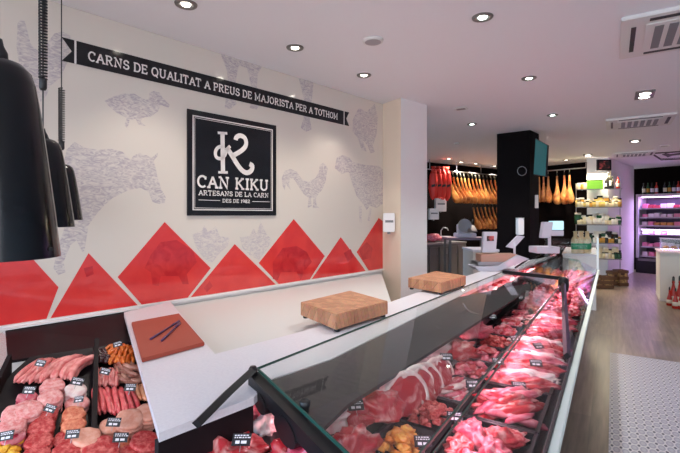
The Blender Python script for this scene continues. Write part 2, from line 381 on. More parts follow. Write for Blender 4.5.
prints = [
 # big cow on the left
 ('cow_print', 'print', [(62, 212), (66, 222), (60, 240), (55, 258), (53, 268), (58, 275), (65, 272), (63, 262), (70, 245), (76, 240), (82, 252), (84, 250), (88, 225), (96, 214), (104, 205), (112, 198), (120, 194), (128, 190), (140, 188), (148, 192), (152, 202), (158, 204), (164, 203), (165, 197), (161, 190), (157, 178), (155, 168), (153, 161), (157, 156), (157, 153), (151, 158), (145, 155), (139, 153), (133, 156), (130, 160), (122, 152), (110, 149), (98, 150), (84, 148), (74, 142), (66, 150), (62, 170)]),
 ('rooster_print', 'print', [(17, 24), (20, 20), (24, 21), (26, 28), (30, 44), (38, 52), (46, 44), (54, 34), (62, 32), (70, 36), (68, 60), (60, 78), (50, 86), (46, 96), (40, 102), (34, 92), (26, 84), (19, 66), (16, 46), (17, 32)]),
 ('duck_print', 'print', [(104, 101), (112, 97), (122, 94), (134, 94), (142, 99), (148, 100), (149, 93), (154, 91), (159, 93), (162, 98), (169, 105), (168, 108), (160, 105), (157, 112), (150, 117), (142, 118), (140, 122), (145, 126), (138, 125), (135, 119), (129, 120), (128, 125), (126, 128), (124, 125), (126, 118), (116, 113), (108, 106)]),
 ('rooster_print', 'print', [(282, 186), (281, 178), (284, 171), (290, 169), (296, 172), (301, 179), (308, 182), (315, 178), (318, 172), (319, 166), (322, 163), (325, 165), (327, 169), (326, 173), (325, 181), (322, 189), (317, 195), (315, 199), (316, 206), (319, 208), (312, 208), (313, 198), (310, 198), (311, 206), (307, 208), (308, 198), (303, 194), (299, 188), (294, 180), (290, 178), (288, 184), (290, 190), (285, 184), (284, 190)]),
 ('sheep_print', 'print', [(334, 168), (336, 158), (342, 155), (349, 158), (352, 162), (364, 165), (378, 166), (383, 170), (383, 203), (376, 208), (369, 206), (366, 210), (363, 205), (356, 196), (351, 182), (348, 172), (341, 174)]),
 ('ram_print', 'print', [(352, 120), (358, 108), (366, 112), (374, 104), (377, 118), (376, 134), (372, 146), (374, 152), (370, 154), (367, 146), (362, 140), (366, 152), (361, 150), (357, 138), (352, 132)]),
 ('horse_print', 'print', [(214, 46), (220, 54), (226, 70), (228, 84), (225, 100), (224, 108), (230, 109), (236, 104), (233, 96), (236, 76), (238, 66), (246, 68), (250, 84), (252, 98), (249, 108), (256, 110), (259, 104), (256, 92), (257, 74), (262, 66), (276, 66), (288, 72), (298, 78), (303, 98), (303, 118), (300, 128), (305, 132), (311, 130), (309, 118), (311, 100), (313, 84), (306, 74), (290, 64), (262, 58), (236, 50)]),
 ('pig_print', 'print_faint', [(192, 234), (201, 231), (204, 225), (207, 232), (212, 229), (215, 226), (219, 236), (229, 238), (227, 246), (219, 253), (212, 262), (208, 262), (200, 254), (194, 244)]),
 ('pig_print', 'print_faint', [(239, 237), (249, 236), (253, 228), (256, 234), (260, 222), (263, 228), (266, 234), (271, 240), (266, 250), (258, 260), (250, 256), (242, 248)]),
]
for nm, mt, pts in prints: part(nm, wallpoly(pts, .0105, .0006), M[mt], mural)
for pts in ([(150, 255), (160, 242), (176, 240), (192, 250), (196, 262), (186, 274), (188, 284), (182, 284), (178, 276), (160, 276), (158, 286), (152, 285), (150, 272), (144, 268)],
            [(272, 262), (282, 248), (296, 246), (306, 252), (311, 262), (304, 270), (300, 280), (296, 272), (280, 272), (277, 280), (272, 279)],
            [(83, 268), (92, 266), (93, 274), (86, 277)], [(203, 288), (209, 281), (212, 286), (206, 292)], [(343, 253), (350, 249), (353, 256), (347, 262)], [(358, 250), (366, 242), (372, 248), (370, 258), (362, 260)]):
    part('animal_print', wallpoly(pts, .0118, .0006), M['darkred'], mural)
# curly outlines on the cow and sheep legs
for pts in ([(358, 206), (359, 222), (361, 223), (361, 206)], [(369, 208), (367, 221), (369, 221), (371, 209)]):
    part('leg_print', wallpoly(pts, .0105, .0006), M['print_faint'], mural)

# ---------------------------------------------------------------- slab-serif stroke letters
def arc(cx, cy, rx, ry, a0, a1, n=10):
    return [(cx + rx * math.cos(math.radians(a0 + (a1 - a0) * i / n)), cy + ry * math.sin(math.radians(a0 + (a1 - a0) * i / n))) for i in range(n + 1)]
def sf(x, y, w=.26): return [(x - w / 2, y), (x + w / 2, y)]
G = {
 'A': (.78, [[(.08, 0), (.39, 1)], [(.39, 1), (.70, 0)], [(.20, .34), (.58, .34)], sf(.08, .0), sf(.70, .0)]),
 'C': (.72, [arc(.40, .5, .32, .5, 48, 312, 16), [(.63, .70), (.63, .98)]]),
 'D': (.76, [[(.12, 0), (.12, 1)], [(.0, 1), (.36, 1)] + arc(.36, .5, .32, .5, 90, -90, 12) + [(.0, 0)]]),
 'E': (.68, [[(.12, 0), (.12, 1)], [(0, 1), (.58, 1), (.58, .8)], [(0, 0), (.60, 0), (.60, .22)], [(.12, .52), (.46, .52)], [(.46, .42), (.46, .62)]]),
 'F': (.66, []),
 'H': (.84, [[(.14, 0), (.14, 1)], [(.68, 0), (.68, 1)], [(.14, .5), (.68, .5)], sf(.14, 0), sf(.14, 1), sf(.68, 0), sf(.68, 1)]),
 'I': (.36, [[(.16, 0), (.16, 1)], sf(.16, 0, .30), sf(.16, 1, .30)]),
 'J': (.56, [[(.38, 1), (.38, .28)] + arc(.20, .26, .18, .26, 0, -150, 8), sf(.38, 1)]),
 'K': (.80, [[(.14, 0), (.14, 1)], [(.14, .40), (.62, 1)], [(.30, .58), (.66, 0)], sf(.14, 0), sf(.14, 1), sf(.62, 1), sf(.66, 0)]),
 'L': (.64, [[(.14, 0), (.14, 1)], sf(.14, 1), [(0, 0), (.56, 0), (.56, .26)]]),
 'M': (1.0, [[(.14, 0), (.14, 1), (.47, .25), (.80, 1), (.80, 0)], sf(.14, 0), sf(.80, 0), sf(.08, 1, .2), sf(.86, 1, .2)]),
 'N': (.86, [[(.14, 0), (.14, 1), (.68, 0), (.68, 1)], sf(.14, 0), sf(.08, 1, .2), sf(.68, 1)]),
 'O': (.80, [arc(.38, .5, .33, .5, 0, 360, 20)]),
 'P': (.68, [[(.14, 0), (.14, 1)], [(0, 1), (.36, 1)] + arc(.36, .73, .24, .27, 90, -90, 10) + [(.14, .46)], sf(.14, 0)]),
 'Q': (.80, [arc(.38, .5, .33, .5, 0, 360, 20), [(.38, .16), (.70, -.16)]]),
 'R': (.78, [[(.14, 0), (.14, 1)], [(0, 1), (.36, 1)] + arc(.36, .75, .24, .25, 90, -90, 10) + [(.14, .5)], [(.36, .5), (.62, 0)], sf(.14, 0), sf(.66, 0, .2)]),
 'S': (.64, [arc(.30, .74, .23, .26, 40, 250, 10) + arc(.30, .26, .25, .26, 80, -140, 10)[1:], [(.50, .74), (.50, .98)], [(.05, .02), (.05, .26)]]),
 'T': (.72, [[(.33, 0), (.33, 1)], [(.02, .78), (.02, 1), (.64, 1), (.64, .78)], sf(.33, 0)]),
 'U': (.84, [[(.14, 1), (.14, .3)] + arc(.40, .3, .26, .3, 180, 360, 12) + [(.66, 1)], sf(.14, 1), sf(.66, 1)]),
 '1': (.42, [[(.04, .82), (.20, 1), (.20, 0)], sf(.20, 0)]),
 '9': (.62, [arc(.28, .7, .22, .3, 0, 360, 14), arc(.18, .5, .32, .5, 10, -75, 8)]),
 '8': (.62, [arc(.28, .74, .20, .26, 0, 360, 14), arc(.28, .25, .24, .25, 0, 360, 14)]),
 '2': (.62, [arc(.28, .74, .22, .26, 160, -30, 9) + [(.04, 0), (.54, 0), (.54, .18)]]),
 ' ': (.34, []),
}
def ribbon(mb, pts, w, mapf, off, th):
    """flat stroke of width w through 2-D points, mapped on the wall"""
    n = len(pts)
    L = []; Rr = []
    for i, p in enumerate(pts):
        a = Vector(pts[max(i - 1, 0)]); b = Vector(pts[min(i + 1, n - 1)]); p = Vector(p)
        t = b - a
        if n > 2 and (Vector(pts[0]) - Vector(pts[-1])).length < 1e-4 and i in (0, n - 1): t = Vector(pts[1]) - Vector(pts[-2])
        if t.length < 1e-9: t = Vector((1, 0))
        t.normalize(); nn = Vector((-t.y, t.x)); k = 1.0
        if 0 < i < n - 1:
            t1 = (p - a); 
            if t1.length > 1e-9: t1.normalize(); k = 1 / max(.55, abs(t1.dot(t)))
        L.append(p + nn * w / 2 * k); Rr.append(p - nn * w / 2 * k)
    for i in range(n - 1):
        q = [mapf(v, off) for v in (L[i], L[i + 1], Rr[i + 1], Rr[i])]
        mb.prism(q, WN * th)
def text_mesh(txt, s0, s1, z0, h, off, th=.0012, w=.15):
    adv = sum(G[c][0] for c in txt); k = (s1 - s0) / adv; x = s0; out = []
    for c in txt:
        gw, st = G[c]
        if st:
            mb = MB()
            for pl in st:
                pts = [(x + p[0] * k * .90, z0 + p[1] * h) for p in pl]
                ribbon(mb, pts, w * h, lambda v, o: W(v.x, v.y, o), off, th)
            out.append(mb)
        x += gw * k
    allm = MB()
    for m_ in out: allm.add(m_.v, m_.f)
    return allm
# banner
sb0, _ = wsz(61, 0); sb1, _ = wsz(348, 0)
zt, zb = 2.905, 2.745
ban = thing('banner_sign', W((sb0 + sb1) / 2, zb, .012), 'long black ribbon banner with white lettering high on the mural', 'sign')
part('ribbon', MB().prism([W(s, z, .012) for s, z in ((sb0, zb), (sb1, zb), (sb1 - .05, (zb + zt) / 2), (sb1, zt), (sb0, zt), (sb0 + .06, (zb + zt) / 2))], WN * .006), M['signblack'], ban)
for s in (wsz(73.5, 0)[0], wsz(342.5, 0)[0]):
    part('stripe', MB().prism([W(s, zb, .0185), W(s + .012, zb, .0185), W(s + .012, zt, .0185), W(s, zt, .0185)], WN * .001), M['signwhite'], ban)
part('lettering', text_mesh('CARNS DE QUALITAT A PREUS DE MAJORISTA PER A TOTHOM', wsz(87, 0)[0], wsz(337, 0)[0], zb + .046, .062, .0185, w=.16), M['signwhite'], ban)
# logo sign
l0 = wsz(186, 0)[0]; l1 = wsz(274.7, 0)[0]; lz0, lz1 = 1.695, 2.583
logo = thing('logo_sign', W((l0 + l1) / 2, lz0, .012), 'square black shop sign with monogram and white lettering', 'sign')
part('plate', MB().prism([W(l0, lz0, .012), W(l1, lz0, .012), W(l1, lz1, .012), W(l0, lz1, .012)], WN * .012), M['signblack'], logo)
fr = MB()
for ins, w_ in ((.045, .010), (.063, .004)):
    a, b, c, d = l0 + ins, l1 - ins, lz0 + ins, lz1 - ins
    for q in (((a, c), (b, c), (b, c + w_), (a, c + w_)), ((a, d - w_), (b, d - w_), (b, d), (a, d)), ((a, c), (a + w_, c), (a + w_, d), (a, d)), ((b - w_, c), (b, c), (b, d), (b - w_, d))):
        fr.prism([W(s, z, .0245) for s, z in q], WN * .001)
part('border', fr, M['signwhite'], logo)
lp = lambda x, y: wsz(180 + x / 3.62, 100 + y / 3.62)
mono = MB()
mp_ = lambda v, o: W(v.x, v.y, o)
for pl, w_ in (([(148, 118), (150, 262)], .042), ([(131, 120), (165, 122)], .022), ([(133, 262), (167, 263)], .022),
               ([(150, 168), (134, 172), (124, 184), (123, 200), (130, 211), (145, 212), (157, 200), (163, 182), (176, 168)], .03),
               ([(163, 172), (176, 192), (190, 215), (206, 240), (222, 258), (238, 264), (252, 256), (256, 240), (246, 232)], .045),
               ([(180, 205), (205, 192), (226, 176), (234, 158), (228, 138), (212, 130), (199, 136), (196, 146)], .042)):
    q_ = [lp(*p) for p in pl]
    if len(q_) > 3:      # smooth the curves
        o_ = []
        for i in range(len(q_) - 1):
            p0, p1, p2, p3 = (Vector(q_[max(i - 1, 0)]), Vector(q_[i]), Vector(q_[i + 1]), Vector(q_[min(i + 2, len(q_) - 1)]))
            for t in (0, .25, .5, .75): o_.append(tuple(.5 * (2 * p1 + (p2 - p0) * t + (2 * p0 - 5 * p1 + 4 * p2 - p3) * t * t + (3 * p1 - p0 - 3 * p2 + p3) * t ** 3)))
        q_ = o_ + [q_[-1]]
    ribbon(mono, q_, w_, mp_, .0245, .0012)
part('monogram', mono, M['signwhite'], logo)
part('lettering', text_mesh('CAN KIKU', l0 + .085, l1 - .085, lz0 + .245, .092, .0245, w=.19), M['signwhite'], logo)
part('lettering', text_mesh('ARTESANS DE LA CARN', l0 + .10, l1 - .09, lz0 + .176, .038, .0245, w=.17), M['signwhite'], logo)
part('lettering', text_mesh('DES DE 1982', l0 + .33, l1 - .31, lz0 + .118, .028, .0245, w=.2), M['signwhite'], logo)
ln = MB()
for a, b in ((l0 + .10, l0 + .305), (l1 - .285, l1 - .08)): ln.prism([W(a, lz0 + .130, .0245), W(b, lz0 + .130, .0245), W(b, lz0 + .135, .0245), W(a, lz0 + .135, .0245)], WN * .001)
part('rule', ln, M['signwhite'], logo)

# soap dispenser on the cream side of the pillar, others in the ham corner
def wallbox(nm, px0, py0, px1, py1, d, label, group=None, dd=.09):
    a = atd(px0, py1, d); b = atd(px1, py1, d); top = atd(px0, py0, d)
    t = thing(nm, (a + b) / 2, label, 'dispenser', group)
    ax = (b - a); bk = Vector((-SP, CP, 0)) * dd
    part('body', MB().prism([a, b, b + bk, a + bk], vz(top.z - a.z)), M['white'], t, bevel=.008)
    mid = (a + b) / 2
    part('nozzle', MB().box(mid + bk * .4 + vz(-.012), (.03, .03, .03)), M['grille'], t)
    w = ax * .15; zc = (top.z - a.z)
    part('window', MB().prism([a + w - bk * .02 + vz(zc * .5), b - w * 1 - bk * .02 + vz(zc * .5), b - w - bk * .02 + vz(zc * .62), a + w - bk * .02 + vz(zc * .62)], -bk * .02), M['grille'], t)
    return t
wallbox('soap_dispenser', 383.5, 213, 395, 232, 5.28, 'small white dispenser on the cream side of the pillar')
# ---------------------------------------------------------------- pendant lamps
def pendant(px, ytop, ybot, rbpx, d, label, coil, cordx=None):
    r = rbpx / F * d; h = (ybot - ytop) / F * d * .985
    base = atd(px, ybot, d); zb_ = base.z
    t = thing('pendant_lamp', base, label, 'lamp', 'tall black pendant lamps over the corner display')
    sh = MB().lathe(base, [(r, 0), (r * 1.0, .004), (r * .90, h * .25), (r * .79, h * .5), (r * .67, h * .75), (r * .59, h * .88), (r * .52, h * .94), (r * .38, h * .98), (r * .2, h * .997), (r * .06, h), (r * .05, h * .985), (r * .34, h * .965), (r * .55, h * .87), (r * .75, h * .5), (r * .96, .004), (r * .985, 0)], 48, cap=False)
    shade = part('shade', sh, M['lamp'], t, True)
    part('inner_disc', MB().lathe(base, [(.001, h * .7), (r * .66, h * .7), (r * .66, h * .72), (.001, h * .72)], 24), M['black'], t)
    part('screw', MB().lathe(base + Vector((0, 0, .02)) + Vector((CP, SP, 0)) * r * .99, [(.004, -.004), (.006, 0), (.004, .004)], 8), M['cord'], t)
    part('cap', MB().lathe(base + vz(h * .99), [(r * .16, 0), (r * .15, .02), (r * .09, .035), (.008, .05)], 16), M['cord'], t, True)
    part('cable', MB().tube([base + vz(h), base + vz(CEIL - zb_)], .0035, 6), M['cord'], t)
    part('ceiling_rose', MB().lathe(Vector((base.x, base.y, CEIL - .04)), [(.05, 0), (.055, .01), (.055, .039)], 20), M['cord'], t, True)
    if coil:
        z0, z1 = coil; c = Vector((base.x, base.y, 0)); pts = []
        n = int((z1 - z0) / .014) * 8
        off = Vector((CP, SP, 0)) * .012
        for i in range(n + 1):
            a = i * 2 * PI / 8; pts.append(c + off * 0 + Vector((.016 * math.cos(a), .016 * math.sin(a), z0 + (z1 - z0) * i / n)))
        part('coiled_cord', MB().tube(pts, .0045, 5), M['cord'], t, True)
        part('coil_clamp', MB().lathe(c + vz(z0 - .05), [(.010, 0), (.016, .01), (.016, .05), (.008, .06)], 12), M['cord'], t, True)
        lo = [c + Vector((.03 * math.sin(a) * CP, .03 * math.sin(a) * SP, z0 - .30 + .05 * math.cos(a))) for a in [i * 2 * PI / 16 for i in range(17)]]
        part('cord_loop', MB().tube(lo, .003, 5), M['cord'], t, True)
    return t
pendant(-2, 56, 258, 53, .97, 'largest black cone pendant lamp, cut by the picture edge', None)
pendant(43, 137, 227, 27.5, 2.0, 'middle black cone pendant lamp with thick coiled cord', (2.33, 3.10))
pendant(61.5, 163, 220, 18.5, 2.65, 'smallest black cone pendant lamp, farthest of the three, on a thin cord', (2.15, 2.48))

# ---------------------------------------------------------------- worktop and service counter
WT = 1.015
wt_poly = [(124, 312.5), (159, 433), (254, 397), (272, 379), (330, 359.5), (480, 286), (556, 254), (548, 256.8), (500, 265), (430, 288), (393, 301), (335, 321), (300, 332), (215, 354), (170, 301.5)]
wp = [at(x, y, WT) for x, y in wt_poly]
wtt = thing('worktop', sum(wp, Vector()) / len(wp) - vz(.0), 'long white L-shaped stone worktop behind the meat display', 'worktop')
part('slab', MB().prism([p - vz(.03) for p in wp], vz(.03)), M['quartz'], wtt)
# black fascia under the front edges
fa = MB()
fr_in = Vector((-1, 0, 0))
for i in (1,):
    a, b = wp[i], wp[i + 1]; t_ = (b - a).normalized(); nn = Vector((t_.y, -t_.x, 0))
    if nn.x < 0: nn = -nn
    fa.prism([a - nn * .004 - vz(.135), b - nn * .004 - vz(.135), b - nn * .03 - vz(.135), a - nn * .03 - vz(.135)], vz(.104))
part('fascia', fa, M['casebk'], wtt)
a, b = wp[0], wp[1]; t_ = (b - a).normalized(); nn = Vector((-t_.y, t_.x, 0))
if nn.x < 0: nn = -nn
wa, wb_, wnn = a.copy(), b.copy(), nn.copy(); b = a.lerp(b, .55)
part('return_panel', MB().prism([a + nn * .27 - vz(WT), b + nn * .27 - vz(WT), b + nn * .29 - vz(WT), a + nn * .29 - vz(WT)], vz(WT - .031)), M['casebk'], wtt)
sup = MB()
for i in (3, 4):
    a, b = wp[i], wp[i + 1]; t_ = (b - a).normalized(); nn = Vector((t_.y, -t_.x, 0))
    if nn.x < 0: nn = -nn
    sup.prism([a - nn * .30 - vz(WT), b - nn * .30 - vz(WT), b - nn * .33 - vz(WT), a - nn * .33 - vz(WT)], vz(WT - .031))
part('support_panel', sup, M['white'], wtt)

bs0, bs1 = wsz(174, 0)[0], wsz(381, 0)[0]
bcn = thing('back_counter', W((bs0 + bs1) / 2, 0, .3), 'glossy white back counter between the mural and the stone worktop', 'counter')
ins = [at(x, y, WT) for x, y in ((393, 301), (335, 321), (300, 332), (215, 354), (172, 304))]
bpoly = [W(bs0, 0, .004), W(bs1, 0, .004)] + [Vector((p.x, p.y, 0)) for p in ins]
part('top', MB().prism([p + vz(.93) for p in bpoly], vz(.03)), mat('gloss_white', (.60, .61, .60), .4), bcn)
bcc = sum(bpoly, Vector()) / len(bpoly)
part('body', MB().prism([p.lerp(bcc, .06) for p in bpoly], vz(.929)), M['white'], bcn)
def block(top, bot_z, label, feet):
    tz = 1.122; p = [at(x, y, tz) for x, y in top]; c = sum(p, Vector()) / 4; base = Vector((c.x, c.y, WT))
    t = thing('chopping_board', base, label, 'chopping board', None)
    me = MB().prism([q - vz(tz - bot_z) for q in p], vz(tz - bot_z)).mesh('block', M['block'], False, base, .004)
    o = link('block', me, t)
    # pull the grain direction along the block
    for q in feet:
        v = p[q] + (c - p[q]) * .12
        part('foot', MB().lathe(Vector((v.x, v.y, WT)), [(.016, 0), (.019, .006), (.017, bot_z - WT)], 12), M['cord'], t, True)
    return t
block([(300.5, 302), (350, 290.5), (388, 301), (336, 315)], 1.034, 'thick end-grain wooden block on the white worktop, nearest of the two', (0, 1, 2, 3))
block([(408, 277.8), (436, 271), (466, 275.6), (441, 282.8)], 1.034, 'thick end-grain wooden block on the worktop beside the scale', (0, 1, 2, 3))
ft = atd(308, 325, 2.55)
rp = [at(x, y, 1.036) for x, y in ((131.5, 322), (179, 313.2), (204.5, 342), (142, 358.5))]
rc = sum(rp, Vector()) / 4
rb = thing('cutting_board', Vector((rc.x, rc.y, WT)), 'thin brick red plastic cutting board on the corner of the worktop', 'cutting board')
part('board', MB().prism([q - vz(.020) for q in rp], vz(.020)), M['redboard'], rb, bevel=.003)
for (x0, y0, x1, y1), lb in (((150.5, 339, 179, 321), 'longer dark purple handled pen lying on the red board, on its left'), ((161.7, 340.6, 180, 323), 'shorter dark purple pen lying on the red board, on its right')):
    a = at(x0, y0, 1.042); b = at(x1, y1, 1.042)
    t = thing('marker_pen', (a + b) / 2, lb, 'pen')
    part('barrel', MB().tube([a, a.lerp(b, .72)], .0055, 8), M['purple'], t, True)
    part('cap', MB().tube([a.lerp(b, .72), b], .0066, 8), M['purple'], t, True)

# ---------------------------------------------------------------- meat display counter
Y0, Y1 = 1.0, 7.7
PAN = .80
dc = thing('display_counter', (-.7, 3.5, 0), 'long glass fronted refrigerated counter full of red meat', 'display counter')
part('cabinet', MB().box((-.74, 4.55, .385), (.80, 6.3, .77)), M['darksteel'], dc)
part('plinth', MB().box((-.74, 4.55, .04), (.84, 6.24, .08)), M['black'], dc)
pp = [Vector((wp[i].x + .0, wp[i].y, PAN - .02)) for i in (1, 2, 3, 4, 5)]
part('display_pan', MB().prism([Vector((-.21, Y0, PAN - .02)), Vector((-1.12, Y0, PAN - .02)), pp[0] + Vector((.10, 0, 0))] + pp[1:] + [Vector((-1.2, Y1, PAN - .02)), Vector((-.21, Y1, PAN - .02))], vz(.02)), M['trayblack'], dc)
part('bumper_strip', MB().box((-.178, (Y0 + Y1) / 2, .845), (.036, Y1 - Y0, .03)), M['bumper'], dc, bevel=.004)
part('front_panel', MB().prism([Vector((-.20, Y0, .83)), Vector((-.20, Y1, .83)), Vector((-.38, Y1, .3)), Vector((-.38, Y0, .3))], Vector((-.015, 0, 0))), M['darksteel'], dc)
dk = Vector((.004, -.003, 0))
part('deck', MB().prism([at(272, 380, 1.012), at(318, 433, 1.012), at(348, 404, 1.012), at(480, 320, 1.012), at(545, 280, 1.012), wp[5].lerp(wp[4], .25) + dk - vz(.003), wp[4] + dk - vz(.003), wp[3] + dk - vz(.003)], vz(-.015)), M['deck'], dc)
GT = 1.065
GF = GT - .062            # the lid falls a little toward the customer
tg = [at(257, 370, GT), None, at(558, 289, GF), at(505, 271.5, GT)]
gn = (tg[2] - tg[0]).cross(tg[3] - tg[0]).normalized()
def onlid(px, py):
    d = cw((px - CX) / F, 1.0, -(py - HZ) / F); e = Vector((0, 0, EYE))
    return e + d * ((tg[0] - e).dot(gn) / d.dot(gn))
tg[1] = onlid(388, 494)
part('top_glass', MB().prism(tg, vz(.008)), M['glass'], dc)
def edge(a, b, w, h, m, name, par, dz=0): 
    t_ = (b - a).normalized(); nn = Vector((t_.y, -t_.x, 0)) * w / 2
    part(name, MB().prism([a + nn + vz(dz), b + nn + vz(dz), b - nn + vz(dz), a - nn + vz(dz)], vz(h)), m, par)
edge(tg[0], tg[3], .003, .010, M['glassedge'], 'glass_edge', dc)
edge(tg[1], tg[2], .006, .010, M['glassedge'], 'glass_edge', dc)
edge(onlid(258, 371), onlid(391, 497), .006, .010, M['glassedge'], 'glass_edge', dc, .002)
e0, e1_ = onlid(254, 371), onlid(384, 500)
edge(e0, e1_, .05, .055, M['black'], 'end_frame', dc, -.062)
e_d = (e1_ - e0).normalized()
for f_, ln_, rr in ((.15, .11, .035), (.40, .16, .045)):
    c0 = e0 + (e1_ - e0) * f_ - vz(.07)
    mbx = MB(); pts = []
    for i in range(20):
        a = 2 * PI * i / 20; pts.append(c0 + e_d * math.cos(a) * ln_ / 2 + vz(math.sin(a) * rr))
    nn = Vector((e_d.y, -e_d.x, 0)) * .03
    part('hinge_cover', MB().prism([p - nn for p in pts], nn * 2), M['black'], dc)
# hinged support arm from worktop corner to glass corner
ar0 = at(197, 424, WT + .01); ar1 = at(253, 370, GT + .01)
part('support_arm', MB().tube([ar0, ar0.lerp(ar1, .5) + vz(.004), ar1], .02, 4, flat=.8), M['black'], dc)
part('arm_pivot', MB().lathe(ar1 - vz(.03), [(.012, 0), (.018, .01), (.018, .035), (.012, .045)], 14), M['black'], dc, True)
kb = onlid(305, 408)
part('glass_clamp', MB().lathe(kb - vz(.02), [(.012, 0), (.014, .01), (.014, .022), (.019, .028), (.020, .045), (.014, .048), (.012, .044)], 18), M['cord'], dc, True, label='round black glass clamp')
# leaning front glass and its top rail
ft0, ft1 = Vector((-.44, 1.05, 1.0)), Vector((-.44, 4.15, 1.0))
part('front_glass', MB().prism([ft0, ft1, Vector((-.195, 4.15, .86)), Vector((-.195, 1.05, .86))], Vector((.006, 0, .005))), M['glass'], dc)
edge(ft0, ft1, .004, .008, M['glassedge'], 'glass_edge', dc)
edge(Vector((-.198, Y0, .856)), Vector((-.198, Y1, .856)), .010, .008, M['blackmatte'], 'gasket', dc, .004)
# cross rail where two glass bays meet, black knuckle and slanting strut
cr0, cr1 = at(503, 272.5, GT), at(561, 279, GT)
edge(cr0, cr1, .03, .035, M['black'], 'cross_rail', dc, -.01)
part('glass_knuckle', MB().lathe(at(563.5, 280, GT) - vz(.12), [(.03, 0), (.045, .02), (.05, .07), (.045, .13), (.02, .15)], 14), M['black'], dc, True)
part('glass_strut', MB().tube([at(563.5, 284, GT - .02), at(567, 356, .90)], .020, 4), M['black'], dc)
# second bay: dark rear wall, tilted glass, end post
part('rear_wall', MB().prism([at(x, y, .99) for x, y in ((497, 291), (540, 268), (560, 259), (560, 257), (540, 266), (497, 288))], vz(-.18)), M['casebk'], dc)
part('top_glass', MB().prism([Vector((-.96, 4.75, GT)), Vector((-.44, 4.25, GF)), Vector((-.44, 7.6, GF)), Vector((-.96, 7.6, GT + .0))], vz(.008)), M['glass'], dc)
part('front_glass', MB().prism([Vector((-.44, 4.25, 1.0)), Vector((-.44, 7.6, 1.0)), Vector((-.195, 7.6, .86)), Vector((-.195, 4.25, .86))], Vector((.006, 0, .005))), M['glass'], dc)
part('end_glass', MB().box((-.56, 7.66, 1.08), (.72, .012, .5)), M['glass'], dc)
part('end_post', MB().box((-.185, 7.66, 1.10), (.03, .03, .50)), M['bumper'], dc)
# ---- pieces
def inst(name, me, loc, rz=0, sc=1, label='', cat='meat', group=None, rx=0, ry=0):
    o = link(name, me, None, loc, (rx, ry, rz), sc); tag(o, label, cat, group); return o
def cut_mesh(m, sd, rad=(.1, .07, .05), amp=.34, fr=2.1, nu=28, nv=18): return MB().blob((0, 0, 0), rad, amp, fr, sd, nu, nv).mesh('meat', M[m], True)
CUTS = {m: [cut_mesh(m, i + (3 if m == 'fat' else 0)) for i in range(4)] for m in ('red_meat', 'pink_meat', 'fat', 'mince')}
STRIPS = {m: [cut_mesh(m, i + 9, (.075, .022, .016), .3, 2.4, 14, 8) for i in range(3)] for m in ('red_meat', 'pink_meat', 'fat')}
NUG = {m: [cut_mesh(m, i + 20, (.022, .017, .014), .4, 1.8, 10, 7) for i in range(3)] for m in ('chicken', 'red_meat', 'yellow', 'pink_meat', 'mince')}
STEAK_B = [MB().blob((0, 0, 0), (.085, .02, .062), .12, 1.6, i + 40, 20, 12, 1.0, .8).mesh('steak_body', M['red_meat'], True) for i in range(2)]
def steak_rim(sd):
    pts = []
    for k in range(19):
        a = 2 * PI * (k / 18 * .72 - .1)
        q = 1 + .12 * 1.6 * noise.noise(Vector((math.cos(a), 0, math.sin(a))) * 1.6 + Vector((sd * 3.7, sd, 0)))
        x = math.copysign(abs(math.cos(a)) ** .8, math.cos(a)); pts.append((x * .088 * q, -.004, math.sin(a) * .066 * q))
    return MB().tube(pts, .011, 8, flat=1.0).mesh('fat_rim', M['fat'], True)
RIM = [steak_rim(40), steak_rim(41)]
def steak(loc, rz, i, sc=1.0, label='', group=None, rx=0):
    t = thing('steak', loc, label, 'steak', group, rz); t.rotation_euler = (rx, 0, rz); t.scale = (sc,) * 3
    link('lean', STEAK_B[i % 2], t); link('fat_rim', RIM[i % 2], t)
    return t
def tray(cx, cy, hx, hy, label, group, m='tray', h=.045, rz=0):
    t = MB(); w = .004
    t.box((0, 0, .002), (hx * 2, hy * 2, .004))
    for sx in (-1, 1): t.box((sx * hx, 0, h / 2), (w, hy * 2, h))
    for sy in (-1, 1): t.box((0, sy * hy, h / 2), (hx * 2, w, h))
    for sx in (-1, 1): t.box((sx * (hx + .006), 0, h), (.014, hy * 2 + .02, .004))
    for sy in (-1, 1): t.box((0, sy * (hy + .006), h), (hx * 2 + .02, .014, .004))
    o = link('tray', t.mesh('tray', M[m]), None, (cx, cy, PAN), (0, 0, rz)); tag(o, label, 'tray', group); return o
# price tag: card, chalk marks, pin
def tag_mesh():
    card = MB().box((0, 0, .03), (.062, .003, .040)).mesh('card', M['skin'])
    ch = MB()
    rr = random.Random(3)
    for row, z in enumerate((.043, .036)):
        x = -.024
        while x < .02:
            w = rr.uniform(.004, .010); ch.box((x + w / 2, -.002, z), (w, .001, .0035)); x += w + .003
    ch.box((-.012, -.002, .021), (.014, .001, .010)); ch.box((.009, -.002, .021), (.018, .001, .009))
    chalk = ch.mesh('price_marks', M['chalk'])
    pin = MB().tube([(0, 0, -.01), (0, 0, .012)], .0015, 5).mesh('pin', M['steel'])
    return card, chalk, pin
TC, TM, TP = tag_mesh()
def price(px, py, z, label, group=None, rz=None, tilt=-.75, sc=1.0, roll=0):
    p = at(px, py, z)
    if rz is None: rz = PHI + R.uniform(-.25, .25)
    t = thing('price_tag', p, label, 'price tag', group); t.rotation_euler = (tilt, roll, rz); t.scale = (sc,) * 3
    link('card', TC, t); link('price_marks', TM, t); link('pin', TP, t)
    return t
